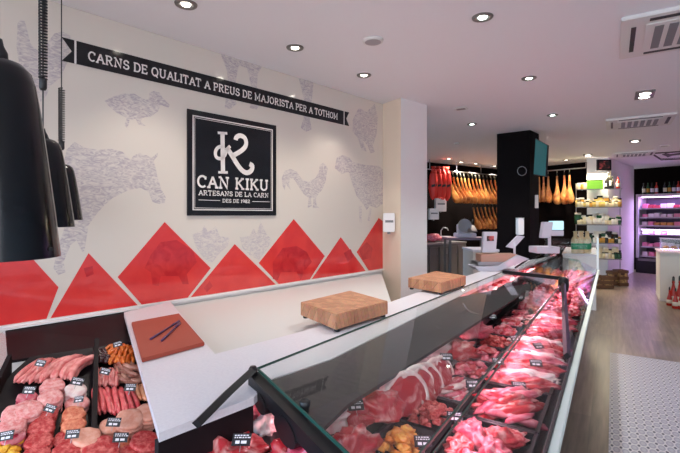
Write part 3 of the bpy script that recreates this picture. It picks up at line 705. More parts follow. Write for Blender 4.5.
# near open end of the rear row: big cuts beside the black end frame
def cutpx(px, py, z, m, i, sc, rz, label, group=None, zoff=.0, s3=None, rx=0):
    p = at(px, py, z)
    return inst('meat_joint', CUTS[m][i % 4], (p.x, p.y, PAN + zoff + .03 * (sc if s3 is None else s3[2])), rz, s3 or sc, label, 'meat', group, rx)
cutpx(225, 446, .88, 'red_meat', 0, 1.25, .6, 'large red beef joint lying just below the worktop fascia', s3=(1.25, 1.3, 1.3))
cutpx(200, 458, .86, 'fat', 1, .8, .2, 'pale pink fatty piece at the bottom edge beside the beef joint')
cutpx(236, 418, .86, 'fat', 2, .8, 1.2, 'white fatty cut standing behind the big beef joint', s3=(.8, .6, .9))
cutpx(250, 408, .88, 'pink_meat', 3, .8, 1.9, 'narrow pink cut behind the black hinge covers', s3=(.9, .5, 1.1))
cutpx(266, 424, .86, 'fat', 0, .85, 2.2, 'pale marbled cut between two red joints at the open glass end', s3=(1.1, .8, 1.1))
cutpx(292, 448, .88, 'red_meat', 2, 1.1, .3, 'smooth bright red joint under the end of the glass frame', s3=(1.0, 1.0, 1.3))
# rear row: large cuts packed up to the deck
RB = PAN + .055
part('rear_step', MB().prism([Vector((-1.24, 1.0, PAN)), Vector((-.83, 1.0, PAN)), Vector((-.83, 7.5, PAN)), Vector((-1.24, 7.5, PAN))], vz(.05)), M['trayblack'], dc)
def joint(px, py, m, i, s3, rz, label, z=.95):
    p = at(px, py, z); p.x -= .04
    return inst('meat_joint', CUTS[m][i % 4], (p.x, p.y, RB + .045 * s3[2]), rz, s3, label, 'meat')
joint(338, 412, 'fat', 3, (.8, 1.0, 1.2), .4, 'pale bony pork piece at the near end of the rear row')
joint(322, 440, 'pink_meat', 0, (.8, 1.0, 1.0), .2, 'pink piece in the rear row against the glass end frame')
joint(362, 441, 'red_meat', 1, (.9, 1.0, 1.25), 1.2, 'deep red joint with a cut face near the lower frame, rear row')
joint(388, 402, 'red_meat', 3, (1.0, 1.1, 1.3), .9, 'rounded red joint touching the steaks in the rear row')
joint(364, 408, 'red_meat', 0, (.7, .9, 1.1), 2.0, 'small red joint between the pale pork and the rounded red joint')
joint(398, 378, 'fat', 2, (1.1, .8, 1.4), 1.0, 'pale fatty slab against the deck behind the steaks')
g_st = 'fat rimmed steaks standing in the rear row'
for i, (x, y) in enumerate(((406, 391), (416, 386), (426, 381), (435, 375), (443, 369))):
    p = at(x, y, .93)
    steak((p.x, p.y, RB + .062), 1.25 + .08 * i, i, (1.3, 1.3, 1.25, 1.15, 1.05)[i], ['nearest of the row of upright fat rimmed steaks', 'second of the upright fat rimmed steaks, widest red face', 'third of the upright fat rimmed steaks, in the middle', 'fourth of the upright fat rimmed steaks', 'last of the upright fat rimmed steaks, beside the pale slab'][i], g_st, rx=-.45)
joint(446, 345, 'fat', 1, (1.3, .9, 1.3), 1.1, 'broad pale pink slab in the rear row past the steaks')
joint(466, 346, 'red_meat', 2, (1.0, 1.0, 1.2), .8, 'red joint in front of the broad pale slab')
joint(480, 328, 'pink_meat', 1, (1.2, 1.0, 1.3), 1.0, 'rounded pink joint near the edge of the dark deck')
yy = 3.0; i = 0
while yy < 7.45:
    for xx in (-1.10, -.93):
        m_ = R.choice(['red_meat', 'pink_meat', 'red_meat', 'fat', 'red_meat'])
        s = R.uniform(.85, 1.1)
        inst('meat_joint', CUTS[m_][i % 4], (xx + R.uniform(-.02, .02), yy + R.uniform(-.03, .03), RB + .04 * s), R.uniform(0, 3), (s, s, s * R.uniform(.9, 1.1)),
             {'red_meat': 'red meat joint in the far stretch of the rear row', 'pink_meat': 'pink meat joint in the far stretch of the rear row', 'fat': 'pale fatty meat joint in the far stretch of the rear row'}[m_], 'meat',
             {'red_meat': 'red joints far along the rear row', 'pink_meat': 'pink joints far along the rear row', 'fat': 'pale joints far along the rear row'}[m_])
        i += 1
    yy += .17
# black divider between rear row and trays
part('row_divider', MB().box((-.775, 4.1, PAN + .025), (.010, 6.9, .05)), M['casebk'], dc)
part('row_divider', MB().box((-.568, 4.1, PAN + .02), (.006, 6.9, .04)), M['casebk'], dc)
# middle trays
def heap(cx, cy, hx, hy, meshes, n, label, group, z0=.02, layers=3, name='meat_piece', smin=.8, smax=1.2, cat='meat', al=None):
    for k in range(n):
        ly = k * layers // n; f = 1 - .22 * ly
        inst(name, meshes[k % len(meshes)], (cx + R.uniform(-hx, hx) * .90 * f, cy + R.uniform(-hy, hy) * .90 * f, PAN + z0 + ly * .018),
             (R.uniform(0, PI) if al is None else al + R.uniform(-.35, .35)), R.uniform(smin, smax), label, cat, group, R.uniform(-.4, .4), R.uniform(-.3, .3))
MX, MH = -.672, .088
g_tm = 'grey trays along the middle row'
mids = [(1.50, 'chicken'), (1.79, 'mince'), (2.10, 'strips_fat'), (2.41, 'red'), (2.72, 'strips'), (3.03, 'mince'), (3.34, 'red'), (3.65, 'strips_fat'), (3.96, 'strips')]
names = {'chicken': 'with orange marinated chicken', 'mince': 'of red mince', 'strips_fat': 'of pale pink strips', 'red': 'of red meat cubes', 'strips': 'of pink meat strips'}
order = ['nearest', 'second', 'third', 'fourth', 'fifth', 'sixth', 'seventh', 'eighth', 'ninth']
for k, (cy, kind) in enumerate(mids):
    tray(MX, cy, MH, .14, f'{order[k]} clear grey tray along the middle row, {names[kind]}', g_tm, 'tray' if k % 2 == 0 else 'trayblack')
    wh = f'{order[k]} tray of the middle row'
    if kind == 'chicken': heap(MX, cy, MH, .13, NUG['chicken'], 66, 'orange marinated chicken piece heaped in the nearest middle tray', 'orange chicken pieces', layers=4, name='chicken_piece', cat='chicken')
    elif kind == 'mince': heap(MX, cy, MH, .13, NUG['mince'], 60, f'coarse red mince clump in the {wh}', f'mince clumps {order[k]} tray', layers=3, name='mince_clump')
    elif kind == 'red': heap(MX, cy, MH, .13, NUG['red_meat'] + NUG['pink_meat'], 50, f'red meat cube in the {wh}', f'meat cubes {order[k]} tray', layers=3, smin=1.1, smax=1.6)
    else: heap(MX, cy, MH * .7, .12, STRIPS['pink_meat'] + STRIPS['red_meat'] + (STRIPS['fat'][:2] if 'fat' in kind else []), 26, f'meat strip in the {wh}', f'meat strips {order[k]} tray', layers=3, al=1.2, name='meat_strip')
FX, FH = -.405, .150
fronts = [(1.62, 'cuts'), (2.05, 'strips'), (2.48, 'slabs'), (2.91, 'slabs'), (3.34, 'strips'), (3.77, 'slabs')]
for k, (cy, kind) in enumerate(fronts):
    wh = f'{order[k]} tray of the front row'
    tray(FX, cy, FH, .20, f'{order[k]} black tray along the front row beside the leaning glass', 'black trays along the front row', 'trayblack')
    if kind == 'cuts':
        for q, (dx, dy, s, m_) in enumerate(((-.04, .05, .85, 'pink_meat'), (.03, .09, .8, 'red_meat'), (-.06, -.06, .75, 'red_meat'), (.05, -.02, .8, 'pink_meat'), (-.08, .12, .6, 'pink_meat'), (.0, -.13, .7, 'pink_meat'), (.08, .12, .6, 'red_meat'))):
            inst('meat_cut', CUTS[m_][q % 4], (FX + dx, cy + dy, PAN + .04), R.uniform(0, 3), s, 'lumpy pink meat cut piled in the nearest front tray', 'meat', 'cuts in the nearest front tray')
    elif kind == 'strips': heap(FX, cy, FH * .72, .18, STRIPS['pink_meat'] + STRIPS['red_meat'], 46, f'pink meat strip piled in the {wh}', f'strips in {order[k]} front tray', layers=4, al=.6, name='meat_strip', smin=1.05, smax=1.55)
    else:
        for q in range(7):
            inst('meat_slice', CUTS[('pink_meat', 'red_meat', 'red_meat', 'pink_meat', 'fat')[(q + k) % 5]][q % 4], (FX + R.uniform(-.02, .02), cy - .15 + q * .05, PAN + .035 + .004 * q), .1 + R.uniform(-.25, .25), (1.5, .62, .75), f'long overlapping meat slice in the {wh}', 'meat', f'slices in {order[k]} front tray', .5)
# far bay: both rows
i = 0; yy = 4.35
while yy < 7.5:
    for xx in (-.70, -.56, -.42, -.30):
        m_ = R.choice(['red_meat', 'pink_meat', 'pink_meat'])
        inst('meat_cut', CUTS[m_][i % 4], (xx + R.uniform(-.015, .015), yy + R.uniform(-.03, .03), PAN + .03), R.uniform(0, 3), R.uniform(.6, .8), ('red' if m_ == 'red_meat' else 'pink') + ' meat cut in the far bay beyond the cross rail', 'meat', ('red' if m_ == 'red_meat' else 'pink') + ' cuts in the far bay'); i += 1
    yy += .145
tags = [(240, 449, .93, 'black price tag on the big beef joint below the worktop'), (357, 413, .95, 'black price tag on the pale pork in the rear row'), (373, 392, .93, 'black price tag behind the rounded red joint'),
        (411, 366, .97, 'black price tag above the first steak'), (447, 362, .96, 'black price tag beside the last steak'), (455, 424, .87, 'black price tag lying in the nearest mince tray'), (474, 390, .87, 'pale lit price tag on the pink strips of the middle row'),
        (499, 366, .87, 'black price tag in the fourth middle tray'), (517, 342, .87, 'black price tag in the fifth middle tray'), (520, 392, .89, 'silvery tag on the strips of the second front tray'), (537, 368, .89, 'black price tag on the slices of the third front tray'),
        (541, 350, .89, 'small dark tag on the fourth front tray'), (522, 300, .98, 'black price tag on the pink joint under the dark deck'), (493, 320, .97, 'dark tag on a joint in the rear row by the wire hook'), (424, 450, .87, 'black price tag at the edge of the orange chicken')]
for x, y, z, lb in tags: price(x, y, z, lb, tilt=-.9)
# wire hook ring seen under the glass
hk = [atd(x, y, 3.0) for x, y in ((463, 303), (466, 308), (471, 312), (480, 314.5), (488, 315))]
single('wire_hook', MB().tube(hk, .004, 6), M['steel'], 'thin bent chrome wire lying above the dark deck', 'hook', smooth=True)

# ---------------------------------------------------------------- left corner display (its bed slopes up to the wall)
PA, PB = at(60, 357, .92), at(60, 453, .66)
PNV = WU.cross(PA - PB).normalized()
if PNV.z < 0: PNV = -PNV
EY = Vector((0, 0, EYE))
def atp(px, py, h=0.0):
    d = cw((px - CX) / F, 1.0, -(py - HZ) / F)
    return EY + d * ((PA + PNV * h - EY).dot(PNV) / d.dot(PNV))
lc = thing('corner_display', at(60, 420, 0), 'black lined corner display with sausages and burgers beside the mural', 'display counter')
c0 = W(wsz(4, 0)[0], 0, .035); c1 = W(wsz(136, 0)[0], 0, .035)
bA, bB = atp(2, 358), atp(128, 341)
def onbed(v):            # drop a point straight down on the sloping bed
    return Vector((v.x, v.y, PA.z - (PNV.x * (v.x - PA.x) + PNV.y * (v.y - PA.y)) / PNV.z))
bd_r = wa + (wa - wb_).normalized() * -.42 + wnn * .22
BD = [atp(13, 372), atp(30, 357), atp(128, 342), onbed(bd_r), onbed(wb_ + wnn * .22), onbed(wb_ + wnn * .22 + (wb_ - wa) * .08), atp(40, 490), atp(-60, 490), atp(-40, 440)]
part('display_bed', MB().prism([p - PNV * .02 for p in BD], PNV * .02), M['trayblack'], lc)
part('back_panel', MB().prism([c0 + vz(.985), c1 + vz(.985), atp(140, 340) - vz(.004), atp(8, 360) - vz(.004)], vz(-.015)), M['casebk'], lc)
part('back_rim', MB().prism([c0 - WU * .05 + vz(.988), c1 + vz(.988), c1 - WN * .001 + WN * .03 + vz(.988), c0 - WU * .05 + WN * .03 + vz(.988)], vz(.010)), M['white'], lc)
part('cabinet', MB().prism([Vector((p.x, p.y, .0)) for p in BD[1:]], vz(.50)), M['darksteel'], lc)
q0, q1 = atp(12, 368), atp(-16, 430)
part('side_panel', MB().prism([q0 - vz(.05), q1 - vz(.05), q1 - vz(.05) - WU * .02, q0 - vz(.05) - WU * .02], vz(.12)), M['casebk'], lc)
g0, g1 = c0 + vz(.99), atp(-40, 440) + vz(.25)
part('side_glass', MB().prism([g0, g1 - WU * .0, g1 - vz(.25), atp(10, 364)], WU * -.006), M['glass'], lc)
def divider(p0, p1, h, w=.012):
    a, b = atp(*p0), atp(*p1); t_ = (b - a).normalized(); nn = t_.cross(PNV).normalized() * w / 2
    part('divider', MB().prism([a + nn, b + nn, b - nn, a - nn], PNV * h), M['casebk'], lc)
divider((95, 349), (90, 500), .075, .022)
divider((49, 368), (20, 470), .025); divider((66, 368), (50, 470), .025)
def saus_mesh(L, r, bend, m, n=9):
    pts = []; rs = []
    for k in range(n):
        t_ = k / (n - 1) * 2 - 1; pts.append((t_ * L / 2, bend * (1 - t_ * t_), 0)); rs.append(r * (max(0.0, 1 - abs(t_) ** 6)) ** .5 if abs(t_) < .99 else r * .25)
    return MB().tube(pts, rs, 10).mesh('sausage', M[m], True)
S = {'pink': [saus_mesh(.19, .014, .012, 'sausage_pink'), saus_mesh(.18, .014, -.008, 'sausage_pink')],
     'bigpink': [saus_mesh(.20, .018, .04, 'sausage_pink'), saus_mesh(.19, .018, .035, 'sausage_pink')],
     'red': [saus_mesh(.18, .0125, .006, 'sausage_red'), saus_mesh(.16, .012, -.008, 'sausage_red')],
     'orange': [saus_mesh(.075, .010, .008, 'sausage_orange'), saus_mesh(.07, .010, -.006, 'sausage_orange')],
     'brown': [saus_mesh(.11, .015, .03, 'sausage_brown'), saus_mesh(.10, .014, .02, 'sausage_brown')],
     'dark': [saus_mesh(.06, .017, .01, 'sausage_dark')],
     'tan': [saus_mesh(.12, .012, .006, 'tan_sausage')],
     'short': [saus_mesh(.085, .010, .004, 'sausage_pink'), saus_mesh(.08, .011, .003, 'sausage_pink')]}
def frame_at(px, py, h, ang, jit=.12):
    """position and rotation on the sloping bed: X runs up the row, Z is the bed's normal"""
    p = atp(px, py, h); q = atp(px + (104 - px) * .02, py + (210 - py) * .02, h)
    x = (q - p).normalized(); z = PNV; y = z.cross(x).normalized(); x = y.cross(z)
    m = Matrix((x, y, z)).transposed().to_3x3() @ Matrix.Rotation(ang + R.uniform(-jit, jit), 3, 'Z') @ Matrix.Rotation(R.uniform(-jit, jit), 3, 'X') @ Matrix.Rotation(R.uniform(-jit, jit) * .5, 3, 'Y')
    return p, m.to_euler()
def spile(kind, x0, y0, x1, y1, nx, ny, ang, label, group, lay=1, jit=.12, h0=.012, name='sausage', cat='sausage'):
    k = 0
    for l in range(lay):
        for b in range(ny):
            for a in range(nx):
                u = (a + .5) / nx + (.25 / nx if l % 2 else 0); v = (b + .5) / ny
                p, e = frame_at(x0 + (x1 - x0) * u + R.uniform(-.8, .8), y0 + (y1 - y0) * v + R.uniform(-1, 1) , h0 + l * .02 + R.uniform(-.003, .003), ang, jit)
                o = link(name, S[kind][k % len(S[kind])], None, p, e, R.uniform(.92, 1.08)); tag(o, label, cat, group); k += 1
spile('pink', 27, 368, 54, 372, 8, 1, -.35, 'slim pink sausage in the leftmost fan at the back of the corner display', 'slim pink sausages', 3)
spile('bigpink', 59, 369, 88, 367, 7, 1, -.55, 'thick curved pink sausage beside the main divider at the back', 'thick curved sausages', 3, .1)
spile('dark', 97, 351, 107, 361, 2, 3, .8, 'black blood sausage in the back corner by the divider', 'blood sausages', 2, .6)
spile('orange', 108, 346, 133, 362, 9, 3, -.3, 'small orange sausage at the back beside the worktop', 'small orange sausages', 2, .35)
spile('short', 95, 370, 118, 384, 7, 2, -.1, 'short pink sausage below the blood sausages', 'short pink sausages', 2, .12)
spile('brown', 120, 363, 141, 380, 3, 3, 1.2, 'curled brown sausage against the worktop edge', 'curled brown sausages', 2, .7)
spile('red', 95, 398, 136, 402, 12, 1, .12, 'long bright pink sausage in the middle of the right section', 'long bright pink sausages', 3, .12)
spile('tan', 137, 388, 147, 396, 3, 1, .1, 'pale orange sausage along the worktop edge beside the long pink ones', 'orange sausages beside the pink ones', 3, .12)
def patty_mesh(r, h, m, sd, wob=.12):
    return MB().lathe((0, 0, 0), [(.001, 0), (r * .88, 0), (r * .98, h * .25), (r, h * .5), (r * .97, h * .78), (r * .86, h * .98), (r * .5, h * 1.02), (.001, h * 1.0)], 28, wob, sd).mesh('patty', M[m], True)
PM = {m: [patty_mesh(.05, .018, m, i * 2.3) for i in range(2)] for m in ('mince', 'mince_pink', 'peach', 'orange_patty', 'fat', 'pink_meat', 'yellow')}
def stack(px, py, m, rpx, n, label, grp=None, tilt=0.0):
    top = atp(px, py, .019 * n + .002); d = (top - EY).dot(Vector((-SP, CP, 0))); r = rpx / F * d
    lean = (atp(px, py - 4) - atp(px, py + 4)).normalized() * .006     # each one leans a little on the one behind
    for k in range(n):
        p = top - PNV * .0195 * (n - 1 - k) - PNV * .018 + lean * (k - n + 1)
        m3 = Matrix((WU, PNV.cross(WU), PNV)).transposed().to_3x3() @ Matrix.Rotation(R.uniform(0, 6), 3, 'Z') @ Matrix.Rotation(R.uniform(-.08, .08), 3, 'X')
        o = link('burger_patty', PM[m][k % 2], None, p, m3.to_euler(), (r / .05, r / .05, 1.08))
        tag(o, label + (', top of its stack' if k == n - 1 and n > 1 else ', under the top one' if n > 1 else ''), 'burger', (grp or label) + (' lower' if k < n - 1 else ''))
for a in ((27, 397, 'pink_meat', 9, 2, 'small mottled pink patty under the leftmost sausages'),
 (29, 408, 'mince_pink', 13, 4, 'pale pink patty in the leftmost column, farthest stack'),
 (16, 412, 'mince_pink', 12, 4, 'pale pink patty in the leftmost column, second stack'),
 (13, 424, 'mince_pink', 12, 4, 'pale pink patty in the leftmost column, third stack'),
 (12, 434, 'pink_meat', 12, 3, 'mottled pink patty in the leftmost column above the yellow pieces'),
 (53, 385, 'mince_pink', 11, 3, 'pale pink patty at the top of the second column'),
 (51, 396, 'mince_pink', 11, 4, 'whitish pink patty of the second column'),
 (46, 412, 'mince', 11, 3, 'bright pink patty behind the tag of the second column'),
 (42, 425, 'mince', 11.5, 3, 'bright pink patty in the middle of the second column'),
 (39, 440, 'mince', 12.5, 3, 'speckled pink patty low in the second column'),
 (36, 456, 'mince', 13.5, 3, 'pink patty at the picture bottom in the second column'),
 (76, 389, 'fat', 10, 3, 'white streaked patty with a tag in the third column'),
 (78, 402, 'mince_pink', 11, 2, 'pink patty under the tag of the third column'),
 (74, 413, 'orange_patty', 10.5, 3, 'orange patty in the third column, farther stack'),
 (74, 424, 'orange_patty', 11, 3, 'orange patty in the third column, nearer stack'),
 (66, 438, 'mince', 11, 2, 'red patty left of the pale round patty'),
 (67, 450, 'mince', 13, 3, 'red patty at the picture bottom in the third column'),
 (87, 436, 'peach', 13, 4, 'pale peach patty beside the main divider'),
 (147, 411, 'peach', 11.5, 4, 'peach patty against the worktop edge'),
 (130, 418, 'peach', 13.5, 4, 'big smooth peach patty beside the long pink sausages'),
 (110, 425, 'peach', 10, 3, 'peach patty behind the price tag'),
 (119, 442, 'orange_patty', 11, 3, 'orange red patty behind the front price tag'),
 (163, 444, 'mince', 12, 2, 'dark red patty below the worktop corner'),
 (145, 440, 'mince', 14, 4, 'coarse red patty in front of the peach ones'),
 (101, 449, 'mince', 17, 4, 'large red mince patty at the picture bottom'),
 (128, 455, 'mince', 13, 3, 'red patty at the picture bottom beside the large one')):
    stack(*a)
for k in range(24):
    p, e = frame_at(R.uniform(0, 20), R.uniform(437, 462), .02 + .012 * (k // 8), 0, 1.0)
    tag(link('marinated_piece', NUG['yellow'][k % 3], None, p, e, 1.1), 'yellow marinated piece in the lower left corner', 'meat', 'yellow marinated pieces')
for x, y, lb, sc in ((38, 364, 'dark price tag on the leftmost slim sausages', .8), (27, 392, 'price tag on the small mottled patty of the first column', .85), (75, 383, 'price tag on the white streaked patty', .9), (47, 410, 'price tag on the bright pink patties of the second column', .8),
                     (78, 400, 'price tag on the pink patty of the third column', .7), (118, 344, 'price tag on the small orange sausages', .75), (103, 372, 'price tag on the short pink sausages', .8), (129, 389, 'price tag on the long bright pink sausages', .9),
                     (112, 425, 'price tag leaning on the peach patties', .95), (119, 441, 'nearest price tag, before the coarse red patty', 1.0), (71, 437, 'price tag on the red patties left of the divider', .9), (5, 439, 'price tag above the yellow pieces at the left edge', .9)):
    p = atp(x, y + 4, .09)
    t = thing('price_tag', p, lb, 'price tag', 'price tags of the corner display'); t.rotation_euler = (-.55, R.uniform(-.3, .3), PHI + R.uniform(-.1, .4)); t.scale = (sc,) * 3
    link('card', TC, t); link('price_marks', TM, t); link('pin', TP, t)

# ---------------------------------------------------------------- ceiling fittings
def light_obj(name, typ, loc, energy, col=(1, 1, 1), parent=None, **kw):
    l = bpy.data.lights.new(name, typ); l.energy = energy; l.color = col
    for k, v in kw.items(): setattr(l, k, v)
    o = bpy.data.objects.new(name, l); C.objects.link(o); o.location = loc
    if parent: o.parent = parent; o.location = Vector(loc) - base_of(parent)
    return o
spots = [(186, 4, 'b', 'round recessed spotlight above the start of the banner'), (295, 47.5, 'b', 'round recessed spotlight above the middle of the banner'), (364, 75, 'b', 'round recessed spotlight nearest the white pillar'),
         (482.5, 17, 'g', 'round recessed spotlight, largest of the greenish ones'), (529, 78, 'g', 'round greenish spotlight over the meat counter, second in its line'), (552.5, 115, 'g', 'round greenish spotlight in front of the black pillar'),
         (472, 124, 'g', 'round greenish spotlight between the white and black pillars')]
def ring(px, py, k, label, r=.075, e=60, power=1):
    p = at(px, py, CEIL); b = Vector((p.x, p.y, CEIL - .012))
    t = thing('ceiling_spotlight', b, label, 'spotlight', 'round recessed spotlights')
    part('ring', MB().lathe(b, [(r * .55, .012), (r * .58, .004), (r * .72, .0), (r * .95, .003), (r, .0118)], 28, cap=False), M['nickel'], t, True)
    part('bulb', MB().lathe(b, [(.001, .005), (r * .40, .005), (r * .44, .011)], 20), M['bulb' if k == 'b' else 'bulb_green'], t)
    part('reflector', MB().lathe(b, [(r * .42, .006), (r * .56, .004)], 20, cap=False), M['steel'], t, True)
    o = light_obj('spot_beam', 'SPOT', b - vz(.02), e, (1, .90, .78) if k == 'b' else (.95, .97, .95), t, spot_size=math.radians(105), spot_blend=.8, shadow_soft_size=.04)
    return t
for x, y, k, lb in spots: ring(x, y, k, lb, e=34 if k == 'b' else 74)
for i, (x, y) in enumerate(((449, 158.7), (461, 162), (475.6, 163.6), (494.6, 166), (566, 160))):
    ring(x, y, 'b', ['tiny round spotlight over the red bags, leftmost of the far row', 'tiny round spotlight, second of the far row over the hams', 'tiny round spotlight, third of the far row over the hams', 'tiny round spotlight beside the black pillar, over the hams', 'tiny round spotlight over the hams right of the black pillar'][i], .085, 230)
def rect_lamp(px, py, label, n=2, e=60, sz=.085):
    p = at(px, py, CEIL); b = Vector((p.x, p.y, CEIL - .01))
    t = thing('square_downlight', b, label, 'downlight', 'square recessed downlights')
    part('frame', MB().box(b, (sz * 2.2, sz * 2.1 * n, .019)), M['nickel'], t)
    for k in range(n):
        part('bulb', MB().lathe(b + Vector((0, (k - (n - 1) / 2) * sz * 2, -.012)), [(.001, 0), (sz * .6, 0), (sz * .65, .003)], 18), M['bulb'], t)
    light_obj('spot_beam', 'SPOT', b - vz(.03), e, (1, .92, .86), t, spot_size=math.radians(130), spot_blend=.8, shadow_soft_size=.05)
rect_lamp(644.6, 94, 'double square downlight between two ceiling air units')
rect_lamp(635, 140.5, 'square downlight beyond the second air unit', 1, 80)
rect_lamp(588, 155, 'double square downlight before the picture on the white column', 2, 80)
def cassette(px, py, size, label, corner=False):
    p = at(px, py, CEIL); c = Vector((p.x + size / 2, p.y + size / 2, CEIL)) if corner else Vector((p.x, p.y, CEIL))
    t = thing('air_conditioner', c - vz(.04), label, 'air conditioner', 'ceiling air units')
    part('panel', MB().box(c - vz(.0151), (size, size, .03)), M['acwhite'], t, bevel=.008)
    part('grille_frame', MB().box(c - vz(.034), (size * .66, size * .66, .010)), M['acwhite'], t, bevel=.003)
    for k in range(6):
        part('grille_slot', MB().box(c + Vector(((k - 2.5) * size * .095, 0, -.041)), (size * .06, size * .54, .005)), M['grille'], t)
    for dx, dy, sx, sy in ((0, -1, .62, .05), (0, 1, .62, .05), (-1, 0, .035, .62), (1, 0, .05, .62)):
        part('air_slot', MB().box(c + Vector((dx * size * .41, dy * size * .41, -.031)), (sx * size, sy * size, .004)), M['blackink'], t)
    return t
cassette(621, 17, .92, 'large square ceiling air conditioner cut by the top right edge', True)
cassette(639, 121, .85, 'square ceiling air conditioner in the middle distance')
cassette(634, 153.5, .80, 'small looking ceiling air conditioner, farthest of the three')
p = at(373, 40, CEIL)
sd_ = thing('ceiling_speaker', (p.x, p.y, CEIL - .02), 'plain round grey disc on the ceiling near the white pillar', 'speaker')
part('disc', MB().lathe((p.x, p.y, CEIL - .02), [(.001, 0), (.07, 0), (.083, .006), (.085, .0195)], 28), M['grille'] if False else M['acwhite'], sd_, True)
part('grille_cloth', MB().lathe((p.x, p.y, CEIL - .022), [(.001, 0), (.06, 0), (.066, .002)], 24), mat('speaker_grey', (.40, .38, .40), .7), sd_)
for x, y, lb, s in ((461, 108, 'small rectangular grey vent on the ceiling between the pillars', .16), (457, 143, 'small round grey detector on the ceiling before the ham corner', .10), (664, 145.5, 'thin pale ceiling fitting near the drawn sign', .16)):
    p = at(x, y, CEIL); t = thing('ceiling_vent', (p.x, p.y, CEIL - .02), lb, 'vent')
    part('cover', MB().box((p.x, p.y, CEIL - .008), (s, s * .8, .015), 0), M['acwhite'], t, bevel=.003)
    part('slot', MB().box((p.x, p.y, CEIL - .017), (s * .7, s * .45, .002), 0), mat('vent_grey', (.33, .30, .31), .7), t)
# drawn black sign hanging flat on the ceiling
cs = thing('ceiling_sign', at(665, 156, CEIL) - vz(.01), 'black outlined frame with a black bird-like emblem on the ceiling', 'sign')
ms = MB()
def cl(pts, w):
    q = [at(x, y, CEIL) for x, y in pts]
    ms.tube([v - vz(.006) for v in q], w, 4)
cl([(651, 153), (661, 159.5), (690, 158)], .02); cl([(651, 153), (690, 150.5)], .02); cl([(653, 153.5), (661, 158.6), (690, 157)], .008)
part('outline', ms, M['blackink'], cs)
part('emblem', MB().prism([at(x, y, CEIL) - vz(.003) for x, y in ((662, 154.3), (666, 153), (670, 154), (680, 152.6), (690, 151.8), (690, 153.6), (679, 154.6), (672, 155.4), (668, 157), (665, 155.4))], vz(-.006)), M['blackink'], cs)

# ---------------------------------------------------------------- TV and fittings on black pillar
tq = [atd(533.5, 174.5, 7.2), atd(545.5, 176.5, 7.05), atd(547.5, 145, 7.05), atd(535.5, 138.5, 7.2)]
tv = thing('television', (tq[0] + tq[1]) / 2, 'teal lit television mounted on the right of the black pillar', 'television')
nb = (tq[1] - tq[0]).cross(tq[3] - tq[0]).normalized()
if nb.dot(-tq[0] + vz(1.7)) < 0: nb = -nb
part('housing', MB().prism(tq, -nb * .06), M['black'], tv)
cc = sum(tq, Vector()) / 4
part('screen', MB().prism([cc + (q - cc) * .97 + nb * .001 for q in tq], nb * .003), M['tv'], tv)
part('bracket', MB().tube([cc - nb * .05, atd(536, 158, 7.45), atd(534, 140, 7.45), Vector((atd(534, 140, 7.45).x, atd(534, 140, 7.45).y, CEIL))], .018, 8), M['black'], tv)
def slab_px(nm, x0, y0, x1, y1, d, m, label, cat, dd=.04, group=None):
    a, b = atd(x0, y1, d), atd(x1, y1, d); h = atd(x0, y0, d).z - a.z; bk = Vector((-SP, CP, 0)) * dd
    return single(nm, MB().prism([a, b, b + bk, a + bk], vz(h)), m, label, cat, group, bevel=min(.004, dd / 5))
slab_px('notice', 535.2, 195, 538.6, 208, 7.36, M['paper'], 'small white card on the right face of the black pillar', 'notice', .02)
pd = thing('paper_dispenser', atd(521.5, 235, 7.15), 'slim white dispenser on the front of the black pillar', 'dispenser')
a = atd(518.5, 235, 7.15); b = atd(524.3, 235, 7.15); bk = Vector((-SP, CP, 0)) * .12
part('body', MB().prism([a, b, b + bk, a + bk], vz(.27)), M['white'], pd, bevel=.01)
part('cap', MB().prism([a + vz(.272), b + vz(.272), b + bk + vz(.272), a + bk + vz(.272)], vz(.012)), M['acwhite'], pd)
ck = atd(522, 171, 7.2); 
single('wall_clock', MB().tube([ck + Vector((CP, SP, 0)) * .075 * math.cos(t) + vz(.075 * math.sin(t)) + Vector((SP, -CP, 0)) * .0 for t in [i * 2 * PI / 20 for i in range(21)]], .006, 5), M['grille'], 'faint dark ring on the front of the black pillar', 'clock', smooth=True)

# ---------------------------------------------------------------- weighing scales and counter top things
def P(px, py, d): return atd(px, py, d)
sc_ = thing('weighing_scale', at(500, 276, WT), 'grey shop scale with upright printer on the far end of the worktop', 'scale')
dS = dep(271.5, WT)
fwd = Vector((-SP, CP, 0)); rgt = Vector((CP, SP, 0))
bq = at(478, 275, WT)
fx = F / dS
def sbox(px0, py0, px1, py1, d, dd, nm, m, par, bevel=.006, shear=0):
    a, b = atd(px0, py1, d), atd(px1, py1, d); h = atd(px0, py0, d).z - a.z
    part(nm, MB().prism([a, b, b + fwd * dd, a + fwd * dd], vz(h) + rgt * shear), m, par, bevel=bevel)
body = [(474.5, 267), (499, 266), (518, 255), (530, 259), (499, 278), (479, 275)]
prof = [atd(x, y, dS) for x, y in body]
prof[4].z = prof[5].z = WT + .002
part('body', MB().prism(prof, fwd * .30), M['scale'], sc_, bevel=.006)
sbox(478, 262, 516, 265.5, dS + .03, .26, 'weighing_plate', M['steel'], sc_)
sbox(481, 254.5, 518, 262, dS + .04, .22, 'wrapped_tray', mat('plate_brown', (.42, .23, .17), .35), sc_)
sbox(482.5, 232, 496, 252.5, dS + .12, .08, 'printer', M['scale'], sc_, shear=.02)
sbox(487, 236, 494, 241, dS + .108, .01, 'printer_window', M['photo'], sc_, .001)
part('pole', MB().tube([atd(514.5, 264, dS + .1), atd(514.5, 242, dS + .1)], .013, 8), M['scale'], sc_, True)
dp = [atd(x, y, dS + .1) for x, y in ((506.5, 247), (514, 248.5), (525, 236.5), (518, 235.5))]
part('display', MB().prism(dp, fwd * .04), M['scale'], sc_, bevel=.003)
